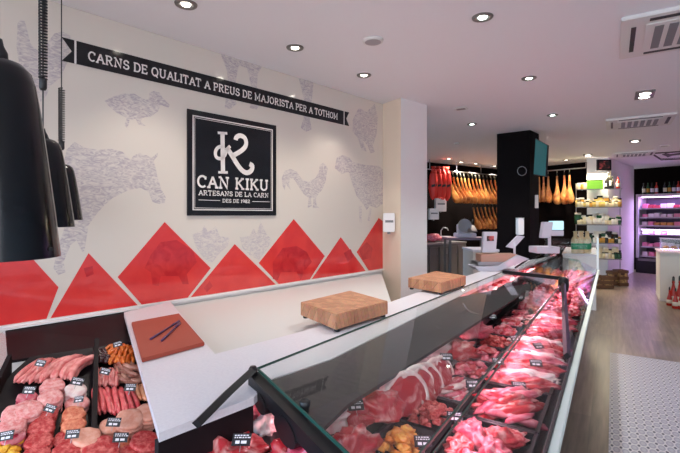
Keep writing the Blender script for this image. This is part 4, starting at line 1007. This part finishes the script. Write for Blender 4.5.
part('handle', MB().tube([atd(515, 268, dS + .02), atd(527, 260, dS + .02)], .012, 6), M['black'], sc_, True)

s2 = thing('cash_register', atd(549, 252, 5.6), 'pale teal lit till screen on a pole at the end of the worktop', 'cash register')
d2 = 5.6
sbox(541.5, 222, 551, 238, d2, .08, 'monitor', M['scale'], s2, shear=.03)
sbox(550, 221, 564, 230, d2 + .02, .05, 'customer_screen', mat('screen_teal', (.5, .75, .8), .3, emit=(.5, .8, .85), es=.4), s2)
sbox(551, 230.5, 564, 236, d2 + .02, .05, 'keyboard', M['scale'], s2)
part('pole', MB().tube([atd(549.5, 252, d2 + .05), atd(549.5, 236, d2 + .05)], .02, 8), M['scale'], s2, True)
sbox(537, 247, 560, 253.5, d2, .25, 'base', M['scale'], s2)
# support cabinet below the far things
cabt = thing('serving_cabinet', at(556, 260, 0.9) - vz(.9), 'white low cabinet continuing the worktop toward the shelves', 'cabinet')
cabp = [at(x, y, 1.0) for x, y in ((562, 253.5), (597, 254.5), (596, 247.5), (566, 247.0))]
part('top', MB().prism([p - vz(.03) for p in cabp], vz(.03)), M['quartz'], cabt)
part('body', MB().prism([p.lerp(sum(cabp, Vector()) / 4, .04) - vz(1.0) for p in cabp], vz(.968)), M['white'], cabt)
# bottles in a block of six
def bottle_mesh(r, h, m, name='bottle_body'):
    return MB().lathe((0, 0, 0), [(r * .9, 0), (r, .01), (r, h * .58), (r * .85, h * .66), (r * .35, h * .78), (r * .32, h * .96), (r * .4, h * .965), (r * .4, h)], 14).mesh(name, M[m], True)
def label_mesh(r, z0, z1, m): return MB().lathe((0, 0, 0), [(r * 1.02, z0), (r * 1.03, z0 + .001), (r * 1.03, z1 - .001), (r * 1.02, z1)], 14).mesh('label', M[m], True)
def bottle(loc, r, h, m, lm, label, cat='bottle', group=None, sc=1):
    t = thing('bottle', loc, label, cat, group); t.scale = (sc,) * 3
    link('glass_body', bottle_mesh(r, h, m), t); link('paper_label', label_mesh(r, h * .18, h * .46, lm), t); return t
bt = bottle(at(0, 300, 0), .055, .40, 'jar_cream', 'label_green', '', 'bottle')
d3 = dep(253.0, 1.0)
first = True
for row, dd in enumerate((0, .11)):
    for k, x in enumerate((574.5, 580.5, 586.5)):
        p = atd(x + row * 1.5, 215, d3 * .99 + dd); p.z = 1.002
        lb = f'green labelled pale bottle on the far cabinet, {("left", "middle", "right")[k]} of the {("front", "back")[row]} three'
        if first: bt.location = p; bt['label'] = lb; bt['group'] = 'green labelled bottles'; first = False
        else: dup(bt, p, 0, lb, 'green labelled bottles')
# fruit crate stuff: small pale boxes behind the bottles
# ---------------------------------------------------------------- ham corner
HAMB = MB().tube([(0, 0, 0), (0, 0, -.06), (.01, 0, -.16), (.03, 0, -.28), (.06, 0, -.40), (.10, 0, -.52), (.13, 0, -.62), (.15, 0, -.70), (.16, 0, -.755), (.165, 0, -.77)], [.018, .024, .026, .032, .052, .092, .112, .10, .06, .01], 14, flat=.62).mesh('leg_meat', M['ham'], True)
HOOF = MB().lathe((0, 0, 0), [(.014, .06), (.02, .03), (.022, 0), (.02, -.03)], 8).mesh('hoof', M['bottle_dark'], True)
ROPE = MB().tube([(0, 0, .03), (.02, 0, .08), (0, 0, .13), (-.02, 0, .08), (0, 0, .03)], .005, 5).mesh('rope', M['rope'], True)
def ham(loc, rz, label, group, sc=1, tilt=0):
    t = thing('cured_ham', loc, label, 'ham', group, rz); t.scale = (sc,) * 3; t.rotation_euler = (0, tilt, rz)
    link('leg_meat', HAMB, t); link('hoof', HOOF, t); link('rope', ROPE, t); return t
def onA(px, off):   # point on a line parallel to the black back wall, at column px
    o = A0 + (-dA.cross(UP) if (-dA.cross(UP)).dot(-A0) > 0 else dA.cross(UP)) * off
    dirv = cw((px - CX) / F, 1.0)
    # solve o + dA*t = dirv*k
    det = dA.x * (-dirv.y) + dirv.x * dA.y
    k_ = (dA.x * (-o.y) - dA.y * (-o.x)) / det
    return dirv * k_
def onLine(px, o, dr):
    dirv = cw((px - CX) / F, 1.0); det = dr.x * (-dirv.y) + dr.y * dirv.x
    k_ = (dr.x * (-o.y) + dr.y * o.x) / det
    return dirv * k_
nA = Vector((dA.y, -dA.x, 0)); nA = nA if nA.dot(-A0) > 0 else -nA
nB = Vector((dB.y, -dB.x, 0)); nB = nB if nB.dot(-AC) > 0 else -nB
angA = math.atan2(dA.y, dA.x)
oA = A0 + nA * .45
r0, r1 = onLine(420, oA, dA), onLine(503, oA, dA)
zr = 2.87
rail = thing('hanging_rail', (r0 + r1) / 2 + vz(zr), 'long metal rail carrying the upper hams on the black wall', 'rail')
part('bar', MB().tube([r0 + vz(zr), r1 + vz(zr)], .014, 8), M['steel'], rail, True)
for f_ in (.1, .4, .7, .95):
    q = r0.lerp(r1, f_); part('hanger', MB().tube([q + vz(zr), q + vz(CEIL)], .01, 6), M['steel'], rail)
HN = 13
for k in range(HN):
    px = 449.5 + k * 3.75
    q = onLine(px, oA, dA)
    ham(q + vz(zr - .13), angA, f'cured ham in the upper row on the black wall, {["1st", "2nd", "3rd", "4th", "5th", "6th", "7th", "8th", "9th", "10th", "11th", "12th", "13th"][k]} from the red bags', 'hams in the upper row', 1.0, -.2)
oA2 = A0 + nA * .42; zr2 = 2.08
l0_, l1_ = onLine(470, oA2, dA), onLine(503, oA2, dA)
rail2 = thing('hanging_rail', (l0_ + l1_) / 2 + vz(zr2), 'short lower metal rail under the upper hams', 'rail')
part('bar', MB().tube([l0_ + vz(zr2), l1_ + vz(zr2)], .014, 8), M['steel'], rail2, True)
part('bracket', MB().tube([l0_ + vz(zr2), l0_ + vz(zr2) - nA * .42], .012, 6), M['steel'], rail2)
for k in range(7):
    q = onLine(473 + k * 3.9, oA2, dA)
    ham(q + vz(zr2 - .13), angA, f'cured ham in the lower row beside the black pillar, {["1st", "2nd", "3rd", "4th", "5th", "6th", "7th"][k]} from its left', 'hams in the lower row', .92, -.2)
# hanging drip cups row
# red bags
d_b = onLine(440, oA + nA * .15, dA)
for k, px in enumerate((433.5, 438, 442.5, 447)):
    q = onLine(px, oA + nA * (.22 + .02 * k), dA)
    b = q + vz(2.12)
    t = thing('ham_bag', b, f'bright red ham bag with dark lettering hanging left of the hams, {("leftmost", "second", "third", "rightmost")[k]}', 'bag', 'red ham bags')
    part('bag', MB().blob(b + vz(.36), (.11, .08, .38), .12, 2, k, 14, 12, 1.0, .8), M['redbag'], t, True)
    part('gathered_top', MB().lathe(b + vz(.62), [(.09, 0), (.035, .10), (.07, .18)], 10), M['bottle_red'], t, True)
    ctr = b + vz(.32) + Vector((SP, -CP, 0)) * .085
    part('dark_print', MB().prism([ctr + rgt * (-.07) + vz(-.05), ctr + rgt * .06 + vz(-.02), ctr + rgt * .06 + vz(.04), ctr + rgt * (-.07) + vz(.01)], Vector((SP, -CP, 0)) * .012), M['blackink'], t)
    part('strap', MB().tube([b + vz(.78), b + vz(zr - 2.12)], .006, 5), M['steel'], t)
# white dispensers of the ham corner
wallbox('towel_dispenser', 436, 198, 446.5, 211.5, 11.2, 'pinkish white towel dispenser under the red bags, higher one', dd=.2)
wallbox('towel_dispenser', 429.5, 208.5, 439, 219.5, 10.9, 'pinkish white dispenser beside the white pillar, lower one', dd=.2)
# steel preparation cabinet
oC = A0 + nA * .95
c_a, c_b = onLine(418, oC, dA), onLine(466, oC, dA)
pc = thing('preparation_cabinet', (c_a + c_b) / 2, 'dark steel cabinet with four doors below the ham wall', 'cabinet')
tz_ = 1.02
part('body', MB().prism([c_a, c_b, c_b - nA * .6, c_a - nA * .6], vz(tz_ - .04) ), M['darksteel'], pc)
part('top', MB().prism([c_a + nA * .02 + vz(tz_ - .038), c_b + nA * .02 + vz(tz_ - .038), c_b - nA * .6 + vz(tz_ - .038), c_a - nA * .6 + vz(tz_ - .038)], vz(.038)), M['steel'], pc)
for k in range(5):
    a = c_a.lerp(c_b, k / 5 + .01) + nA * .003 + vz(.14); b = c_a.lerp(c_b, (k + 1) / 5 - .01) + nA * .003 + vz(.14)
    d_ = part('door', MB().prism([a, b, b + nA * .018, a + nA * .018], vz(.78)), M['darksteel'], pc)
    hb = b.lerp(a, .15) + vz(.6) + nA * .02
    part('handle', MB().tube([hb, hb + vz(.14)], .008, 6), M['steel'], d_)
def setp(px, py, d, z): 
    p = atd(px, py, d); p.z = z; return p
# meat and bowl, slicer
dC = 11.0
p = onLine(433, oC - nA * .25, dA)
single('pink_roast', MB().blob(p + vz(tz_ + .09), (.22, .16, .13), .2, 1.8, 3), M['pink_meat'], 'pale pink roast resting on the dark steel cabinet', 'meat', smooth=True)
p = onLine(445, oC - nA * .25, dA)
single('white_tub', MB().lathe(p + vz(tz_), [(.13, 0), (.15, .13), (.16, .135), (.15, .14), (.12, .02)], 18), M['pack_white'], 'white tub on the steel cabinet beside the roast', 'tub', smooth=True)
p = onLine(441, oC - nA * .35, dA) + vz(tz_)
tp = thing('tap', p, 'thin curved chrome tap behind the roast', 'tap')
part('spout', MB().tube([p, p + vz(.28), p + vz(.36) + rgt * .06, p + vz(.34) + rgt * .16, p + vz(.28) + rgt * .19], .014, 8), M['steel'], tp, True)
part('flange', MB().lathe(p, [(.03, 0), (.03, .02), (.015, .03)], 12), M['steel'], tp, True)
p = setp(466, 236, 10.2, 0)
tb = thing('slicer_table', Vector((p.x, p.y, 0)), 'dark table carrying the meat slicer by the hams', 'table')
part('tabletop', MB().box(p + vz(1.15), (1.0, .6, .05), PHI), mat('dusky_top', (.25, .18, .24), .3), tb)
for sx in (-.44, .44):
    for sy in (-.24, .24):
        q = p + rgt * sx + fwd * sy; part('leg', MB().box(q + vz(.562), (.05, .05, 1.124), PHI), M['darksteel'], tb)
sl = thing('meat_slicer', p + vz(1.176), 'silver meat slicer with round blade standing on the table', 'slicer')
b = p + vz(1.176) - rgt * .03
part('base', MB().box(b + vz(.05), (.45, .35, .10), PHI), M['scale'], sl, bevel=.015)
part('blade', MB().tube([b + vz(.27) - fwd * .02, b + vz(.27) + fwd * .01], .16, 24), M['steel'], sl)
part('carriage', MB().box(b + vz(.20) + rgt * .16, (.20, .26, .03), PHI, .5), M['steel'], sl)
part('motor', MB().box(b + vz(.20) + fwd * .12 - rgt * .05, (.2, .14, .22), PHI), M['scale'], sl, bevel=.02)
part('handle', MB().tube([b + vz(.25) + rgt * .14, b + vz(.42) + rgt * .20], .014, 8), M['black'], sl, True)
# counter end behind the scale (pale panel)
pe = setp(480, 280, 6.1, 0)
eb = thing('serving_cabinet', pe, 'pale narrow cabinet end standing just behind the scale', 'cabinet')
part('body', MB().box(pe + vz(.60), (.34, .5, 1.20), PHI), mat('pale_panel', (.45, .42, .40), .5), eb)
part('top', MB().box(pe + vz(1.215), (.36, .52, .028), PHI), M['scale'], eb)
# warm wooden mat patch behind board: rustic crate top
# hams right of black pillar, on their own rail along the right back wall
oB = AC + nB * .5
rb0, rb1 = onLine(520, oB, dB), onLine(586, oB, dB)
zb2 = 2.93
rail3 = thing('hanging_rail', (rb0 + rb1) / 2 + vz(zb2), 'metal rail carrying the hams right of the black pillar', 'rail')
part('bar', MB().tube([rb0 + vz(zb2), rb1 + vz(zb2)], .014, 8), M['steel'], rail3, True)
part('bracket', MB().tube([rb1 + vz(zb2), rb1 + vz(CEIL)], .012, 6), M['steel'], rail3)
angB = math.atan2(dB.y, dB.x)
for k, (px, s) in enumerate(((532, .95), (539, .95), (543.6, .95), (548.2, .98), (557, 1.05), (564.3, 1.05), (569.5, 1.03))):
    q = onLine(px, oB, dB)
    ham(q + vz(zb2 - .13), angB + PI / 2 + .4, ['cured ham hidden partly by the television edge', 'cured ham just right of the television', 'cured ham, second clear one right of the television', 'cured ham, third clear one right of the television', 'single cured ham hanging alone between gaps', 'left ham of the touching pair nearest the shelves', 'right ham of the touching pair nearest the shelves'][k], 'hams right of the black pillar', s, .03)

# ---------------------------------------------------------------- shelf column
su = thing('display_shelves', atd(598, 258, 10.6), 'glass shelving with jars and bottles before the white column', 'shelves')
fdir = (k2 - k1).normalized(); fnn = Vector((fdir.y, -fdir.x, 0)); fnn = fnn if fnn.dot(-k1) > 0 else -fnn
oS = k1 + fnn * .32
sa, sb = onLine(577, oS, fdir), onLine(622, oS, fdir)
shelf_z = [2.34, 1.90, 1.47, 1.02, .64]
for z in shelf_z:
    part('shelf', MB().prism([sa + vz(z), sb + vz(z), sb + vz(z) - fnn * .30, sa + vz(z) - fnn * .30], vz(-.018)), M['glass'], su)
    part('shelf_rim', MB().prism([sa + vz(z), sb + vz(z), sb + vz(z) + fnn * .01, sa + vz(z) + fnn * .01], vz(-.02)), M['darksteel'], su)
for q in (sa - fdir * .0, sb):
    part('upright', MB().tube([q - fnn * .28, q - fnn * .28 + vz(2.5)], .012, 6), M['steel'], su)
WDT = (sb - sa).length
def sp(u, off, z): return sa + fdir * (u * WDT) - fnn * off + vz(z + .001)
gb = [sp(.24, .06, 2.34), sp(.60, .06, 2.34), sp(.60, .24, 2.34), sp(.24, .24, 2.34)]
gbx = thing('gift_box', sum(gb, Vector()) / 4, 'bright lime green box on the top glass shelf', 'box')
part('carton', MB().prism(gb, vz(.21)), M['greenbox'], gbx, bevel=.004)
part('dark_lid', MB().prism([q + vz(.211) for q in gb], vz(.02)), M['bottle_dark'], gbx)
JB = {m: MB().lathe((0, 0, 0), [(.035, 0), (.042, .008), (.042, .10), (.032, .115), (.032, .12)], 12).mesh('jar_body', M[m], True) for m in ('jar_amber', 'jar_cream', 'jar_yellow', 'bottle_green', 'bottle_dark', 'label_cream')}
LID = {m: MB().lathe((0, 0, 0), [(.034, .118), (.036, .120), (.036, .140), (.03, .142)], 12).mesh('lid', M[m], True) for m in ('label_cream', 'bottle_dark', 'bottle_red')}
def jar(loc, m, lm, label, group, s=1):
    t = thing('jar', loc, label, 'jar', group); t.scale = (s,) * 3
    link('jar_body', JB[m], t); link('lid', LID[lm], t); return t
bt_ = {'n': None}
for z, off, lst in ((2.34, .1, None),):
    for k, u in enumerate((.66, .71, .76, .81)):
        bottle(sp(u, .12, z), .035, (.30, .40, .42, .30)[k], 'bottle_dark', 'bottle_dark' if k % 2 else 'label_cream', ['dark bottle beside the green box', 'tall dark bottle on the top shelf, left one', 'tall dark bottle on the top shelf, right one', 'short dark bottle on the top shelf'][k], 'bottle', 'dark bottles on the top shelf')
    for k, u in enumerate((.05, .12, .19)): jar(sp(u, .1, z), ('jar_cream', 'jar_amber', 'jar_cream')[k], 'label_cream', 'small pale jar left of the green box on the top shelf', 'jars left of the green box', 1.1)
    bottle(sp(.93, .12, z), .04, .28, 'bottle_red', 'label_cream', 'red and white bottle at the right end of the top shelf', 'bottle')
for r_, z in enumerate(shelf_z[1:]):
    nm = ('second', 'third', 'fourth', 'lowest')[r_]
    for dpt in (.07, .18):
        for k in range(14):
            u = .04 + k * .0705
            m_ = R.choice([['jar_yellow', 'jar_cream', 'jar_amber', 'jar_cream'], ['jar_cream', 'jar_cream', 'bottle_green', 'label_cream'], ['bottle_dark', 'label_cream', 'jar_amber', 'bottle_green'], ['bottle_green', 'jar_cream', 'label_cream', 'jar_cream']][r_])
            s = R.uniform(1.1, 2.1) if dpt > .1 else R.uniform(.75, 1.15)
            jar(sp(u + R.uniform(-.01, .01), dpt, z), m_, R.choice(['label_cream', 'bottle_dark', 'label_cream']), f'small {dict(jar_yellow="yellow", jar_cream="cream", jar_amber="amber", bottle_green="dark green", bottle_dark="black", label_cream="white")[m_]} jar on the {nm} glass shelf', f'{m_.split("_")[-1]} jars {nm} shelf {m_[:3]}', s)
# picture on the column
slab_px('picture_frame', 597.5, 159.5, 611.5, 170.5, 10.4, M['black'], 'small dark framed picture high on the white column', 'picture', .05)
pf = [atd(x, y, 10.39) for x, y in ((599.5, 169), (609.5, 169), (609.5, 161), (599.5, 161))]
o = bpy.data.objects['picture_frame']; part('picture', MB().prism(pf, -fwd * .004), M['photo'], o)
# crates on the floor
for k, (x, y, w_, h_, dd) in enumerate(((604, 288, .42, .26, .26), (614.5, 285, .36, .32, .26), (620.5, 285.5, .30, .36, .26), (592, 288, .36, .30, .26))):
    b = at(x, y, 0); t = thing('wooden_crate', b, ['low brown crate just right of the counter end', 'brown crate in the middle before the white column', 'tallest brown crate, rightmost at the white column', 'brown crate half hidden behind the counter end'][k], 'crate')
    ng = MB()
    for j in range(3):
        zz = .045 + j * (h_ - .06) / 2
        for sy in (-1, 1): ng.box(b + fwd * sy * dd / 2 + vz(zz), (w_ * .7, .015, .07), PHI)
        for sx in (-1, 1): ng.box(b + rgt * sx * w_ * .35 + vz(zz), (.015, dd, .07), PHI)
    part('slats', ng, M['orange_floor'], t)
    cp = MB()
    for sx in (-1, 1):
        for sy in (-1, 1): cp.box(b + rgt * sx * (w_ * .35 - .02) + fwd * sy * (dd / 2 - .02) + vz(h_ / 2), (.025, .025, h_ - .004), PHI)
    part('corner_post', cp, mat('crate_post_%d' % k, (.30, .17, .08), .6), t)
    part('contents', MB().box(b + vz(h_ * .5), (w_ * .62, dd * .85, h_ * .7), PHI), mat('crate_fill_%d' % k, (.30, .20, .10), .6, noise_mix=(((.05, .02, .01), (.6, .4, .15)), 14, .4, .6)), t)

# ---------------------------------------------------------------- fridge, bottles above, white counter at right
FL = 3.6; f0 = k3 + fd * .05; FD = .68
fg = thing('wall_fridge_cabinet', f0 + fd * FL / 2, 'tall open wall fridge glowing purple with packed meats', 'fridge')
def fbox(u0, u1, v0, v1, z0, z1): 
    return MB().prism([f0 + fd * u0 - fn * v0 + vz(z0), f0 + fd * u1 - fn * v0 + vz(z0), f0 + fd * u1 - fn * v1 + vz(z0), f0 + fd * u0 - fn * v1 + vz(z0)], vz(z1 - z0))
part('back', fbox(0, FL, .60, .65, 0, 2.24), mat('fridge_inside', (.10, .07, .13), .5), fg)
part('side', fbox(0, .06, 0, .60, 0, 2.24), mat('fridge_side', (.45, .42, .48), .4), fg)
part('canopy', fbox(.0, FL, 0, .60, 2.24, 2.31), mat('fridge_canopy', (.5, .47, .5), .4), fg)
part('base', fbox(0, FL, -.02, .60, 0, .44), M['black'], fg, bevel=.01)
part('base_trim', fbox(.06, FL, -.03, -.021, .36, .43), M['darksteel'], fg)
fsz = [.50, .78, 1.14, 1.40, 1.64, 1.90]
for z in fsz:
    part('shelf', fbox(.08, FL, .10, .595, z - .02, z), M['darksteel'], fg)
    part('price_rail', fbox(.08, FL, .085, .099, z - .035, z + .005), mat('price_rail_%d' % int(z * 100), (.4, .36, .42), .4), fg)
for z in (2.21, 1.26):
    part('light_strip', fbox(.10, FL, .12, .16, z, z + .02), M['led'], fg)
PK = {m: MB().box((0, 0, .05), (.13, .16, .10)).mesh('pack', M[m]) for m in ('pack_pink', 'pack_white', 'pack_red', 'bread')}
JP = [('pack_red', 'pack_pink', 'pack_white'), ('pack_white', 'pack_pink'), ('pack_pink', 'pack_white'), ('bread', 'pack_pink', 'pack_white'), ('pack_pink', 'pack_white'), ('pack_red', 'pack_pink', 'pack_white')]
fang = math.atan2(fd.y, fd.x)
for r_, z in enumerate(fsz):
    nm = ('bottom', 'second lowest', 'third lowest', 'fourth lowest', 'second highest', 'top')[r_]
    u = .18
    while u < 2.6:
        m_ = R.choice(JP[r_]); s = R.uniform(.8, 1.35)
        o = link('meat_pack', PK[m_], None, f0 + fd * u - fn * .22 + vz(z + .001), (0, 0, fang + R.uniform(-.15, .15)), (1, 1, s))
        tag(o, f'{dict(pack_pink="pink", pack_white="whitish", pack_red="dark red", bread="orange brown")[m_]} pack on the {nm} shelf of the purple fridge', 'pack', f'{m_} on {nm} fridge shelf')
        u += .155
light_obj('fridge_led', 'AREA', (0, 0, 0), 0)
bpy.data.objects.remove(bpy.data.objects['fridge_led'])
def strip_light(c, dirx, length, e, col, down=True, width=.06, tilt=None):
    o = light_obj('tube_light', 'AREA', c, e, col, None, shape='RECTANGLE', size=length, size_y=width)
    o.rotation_euler = (tilt or 0, 0, math.atan2(dirx.y, dirx.x)); return o
for z, e in ((2.20, 26), (1.25, 14)):
    o = strip_light(f0 + fd * 1.8 - fn * .10 + vz(z - .01), fd, 3.3, e * 1.6, (.62, .42, 1.0)); 
# bottles on the canopy
dkb = bottle_mesh(.042, .34, 'bottle_dark'); gnb = bottle_mesh(.042, .34, 'bottle_green'); rdb = bottle_mesh(.042, .34, 'bottle_red')
lb_c, lb_d, lb_r = label_mesh(.042, .06, .17, 'label_cream'), label_mesh(.042, .06, .17, 'jar_amber'), label_mesh(.042, .06, .17, 'pack_white')
nb_ = 0; u = .12
while u < 2.4:
    k = nb_ % 5
    if nb_ != 4:
        t = thing('wine_bottle', f0 + fd * u - fn * .25 + vz(2.311), ['dark wine bottle with cream label above the fridge', 'green wine bottle with amber label above the fridge', 'dark wine bottle with white label above the fridge', 'red wine bottle with white label above the fridge', 'dark wine bottle with amber label above the fridge'][k], 'bottle', ['cream', 'amber green', 'white', 'red', 'amber dark'][k] + ' label bottles above the fridge')
        link('glass_body', (dkb, gnb, dkb, rdb, dkb)[k], t); link('paper_label', (lb_c, lb_d, lb_r, lb_r, lb_d)[k], t)
    nb_ += 1; u += .105
# white counter
w0 = at(660, 301, 0)
wc = thing('white_counter', w0, 'white side counter with pink top at the right edge', 'counter')
cpn = w0 + Vector((0, 0, 0))
part('body', MB().box(cpn + Vector((.45, .46, .475)), (.9, .9, .95), 0), mat('cream_panel', (.76, .74, .66), .5), wc)
part('top', MB().box(cpn + Vector((.45, .46, .967)), (.94, .94, .03), 0), mat('pink_top', (.80, .62, .62), .4), wc, bevel=.004)
part('plinth', MB().box(cpn + Vector((.45, .47, .03)), (.91, .93, .06), 0), M['acwhite'], wc)
bx = thing('bread_case', cpn + Vector((.35, .55, .983)), 'small glass case with orange pastries on the white counter', 'case')
part('glass_box', MB().box(cpn + Vector((.45, .55, 1.10)), (.8, .4, .22), 0), M['glass'], bx)
part('rim', MB().box(cpn + Vector((.45, .55, 1.215)), (.82, .42, .012), 0), M['steel'], bx)
for k in range(5):
    single('pastry', MB().blob(cpn + Vector((.14 + .13 * k, .50 + .04 * (k % 2), 1.03)), (.055, .08, .04), .15, 2, k), M['bread'], 'golden brown pastry inside the small glass case', 'pastry', 'pastries in the glass case', smooth=True)
rbm = MB().lathe((0, 0, 0), [(.055, 0), (.062, .02), (.05, .16), (.025, .26), (.014, .33), (.02, .335), (.012, .42), (.001, .43)], 16).mesh('bottle_body', M['bottle_red'], True)
rcap = MB().lathe((0, 0, 0), [(.015, .33), (.018, .34), (.016, .42), (.004, .44)], 10).mesh('cap', M['bottle_dark'], True)
rlab = MB().lathe((0, 0, 0), [(.058, .06), (.0605, .062), (.054, .14), (.051, .142)], 16).mesh('label', M['label_cream'], True)
for k, (x, y) in enumerate(((669.5, 305.5), (675.5, 308.5), (673.5, 305.2), (682.5, 309.5), (680, 306.3))):
    t = thing('sauce_bottle', at(x, y, 0), ['red pointed bottle on the floor, leftmost by the white counter', 'red pointed bottle on the floor, front one', 'red pointed bottle behind the leftmost one', 'red pointed bottle cut by the right edge', 'red pointed bottle farthest right by the white counter'][k], 'bottle', 'red pointed bottles')
    s = (.8, .85, 1.25, 1.1, 1.3)[k]; t.scale = (s, s, s)
    link('bottle_body', rbm, t); link('cap', rcap, t); link('label', rlab, t)

# ---------------------------------------------------------------- light
strip = (1.0, .50, .66)
for y0_, L_ in ((2.2, 3.6), (5.9, 3.2)):
    o = light_obj('meat_light', 'AREA', (-.47, y0_, .993), 7.5, strip, None, shape='RECTANGLE', size=.04, size_y=L_)
    o.rotation_euler = (0, math.radians(-28), 0)
for y0_, L_ in ((2.6, 2.6), (5.2, 3.0)):
    light_obj('meat_light', 'AREA', (-.955, y0_, .975), 13, (1.0, .55, .62), None, shape='RECTANGLE', size=.05, size_y=L_)  # unseen lights added under the deck lip to brighten the rear row
o = light_obj('shelf_light', 'AREA', sp(.5, .1, 2.75), 45, (1, .85, .6), None, shape='RECTANGLE', size=.8, size_y=.1)
w = bpy.data.worlds.new('daylight'); bpy.context.scene.world = w; w.use_nodes = True
bg = w.node_tree.nodes['Background']; bg.inputs[0].default_value = (.76, .86, 1.0, 1); bg.inputs[1].default_value = 2.6
# the street side: a brighter blue patch of daylight coming in from behind and to the left
wt_ = w.node_tree; wc_ = wt_.nodes.new('ShaderNodeTexCoord'); dt_ = wt_.nodes.new('ShaderNodeVectorMath'); dt_.operation = 'DOT_PRODUCT'
dd_ = cw(-.95, -.35).normalized(); dd_.z = .12; dt_.inputs[1].default_value = dd_
cr_ = wt_.nodes.new('ShaderNodeValToRGB'); cr_.color_ramp.elements[0].position = .90; cr_.color_ramp.elements[0].color = (.84, .87, .95, 1)
cr_.color_ramp.elements[1].position = .97; cr_.color_ramp.elements[1].color = (.75, 1.5, 2.3, 1)
wt_.links.new(wc_.outputs['Generated'], dt_.inputs[0]); wt_.links.new(dt_.outputs['Value'], cr_.inputs[0]); wt_.links.new(cr_.outputs[0], bg.inputs[0])
# ---------------------------------------------------------------- camera
cam = bpy.data.cameras.new('camera'); co = bpy.data.objects.new('camera', cam); C.objects.link(co)
co.location = (0, 0, EYE); co.rotation_euler = (PI / 2, 0, PHI)
cam.sensor_fit = 'HORIZONTAL'; cam.sensor_width = 36; cam.lens = F / 680 * 36
cam.shift_y = -(226.5 - HZ) / 680; cam.clip_start = .02
s = bpy.context.scene; s.camera = co
s.view_settings.view_transform = 'Standard'; s.view_settings.look = 'None'; s.view_settings.gamma = 1; s.view_settings.exposure = 0.4
s.view_settings.use_curve_mapping = False
s.cycles.max_bounces = 8; s.cycles.transparent_max_bounces = 12
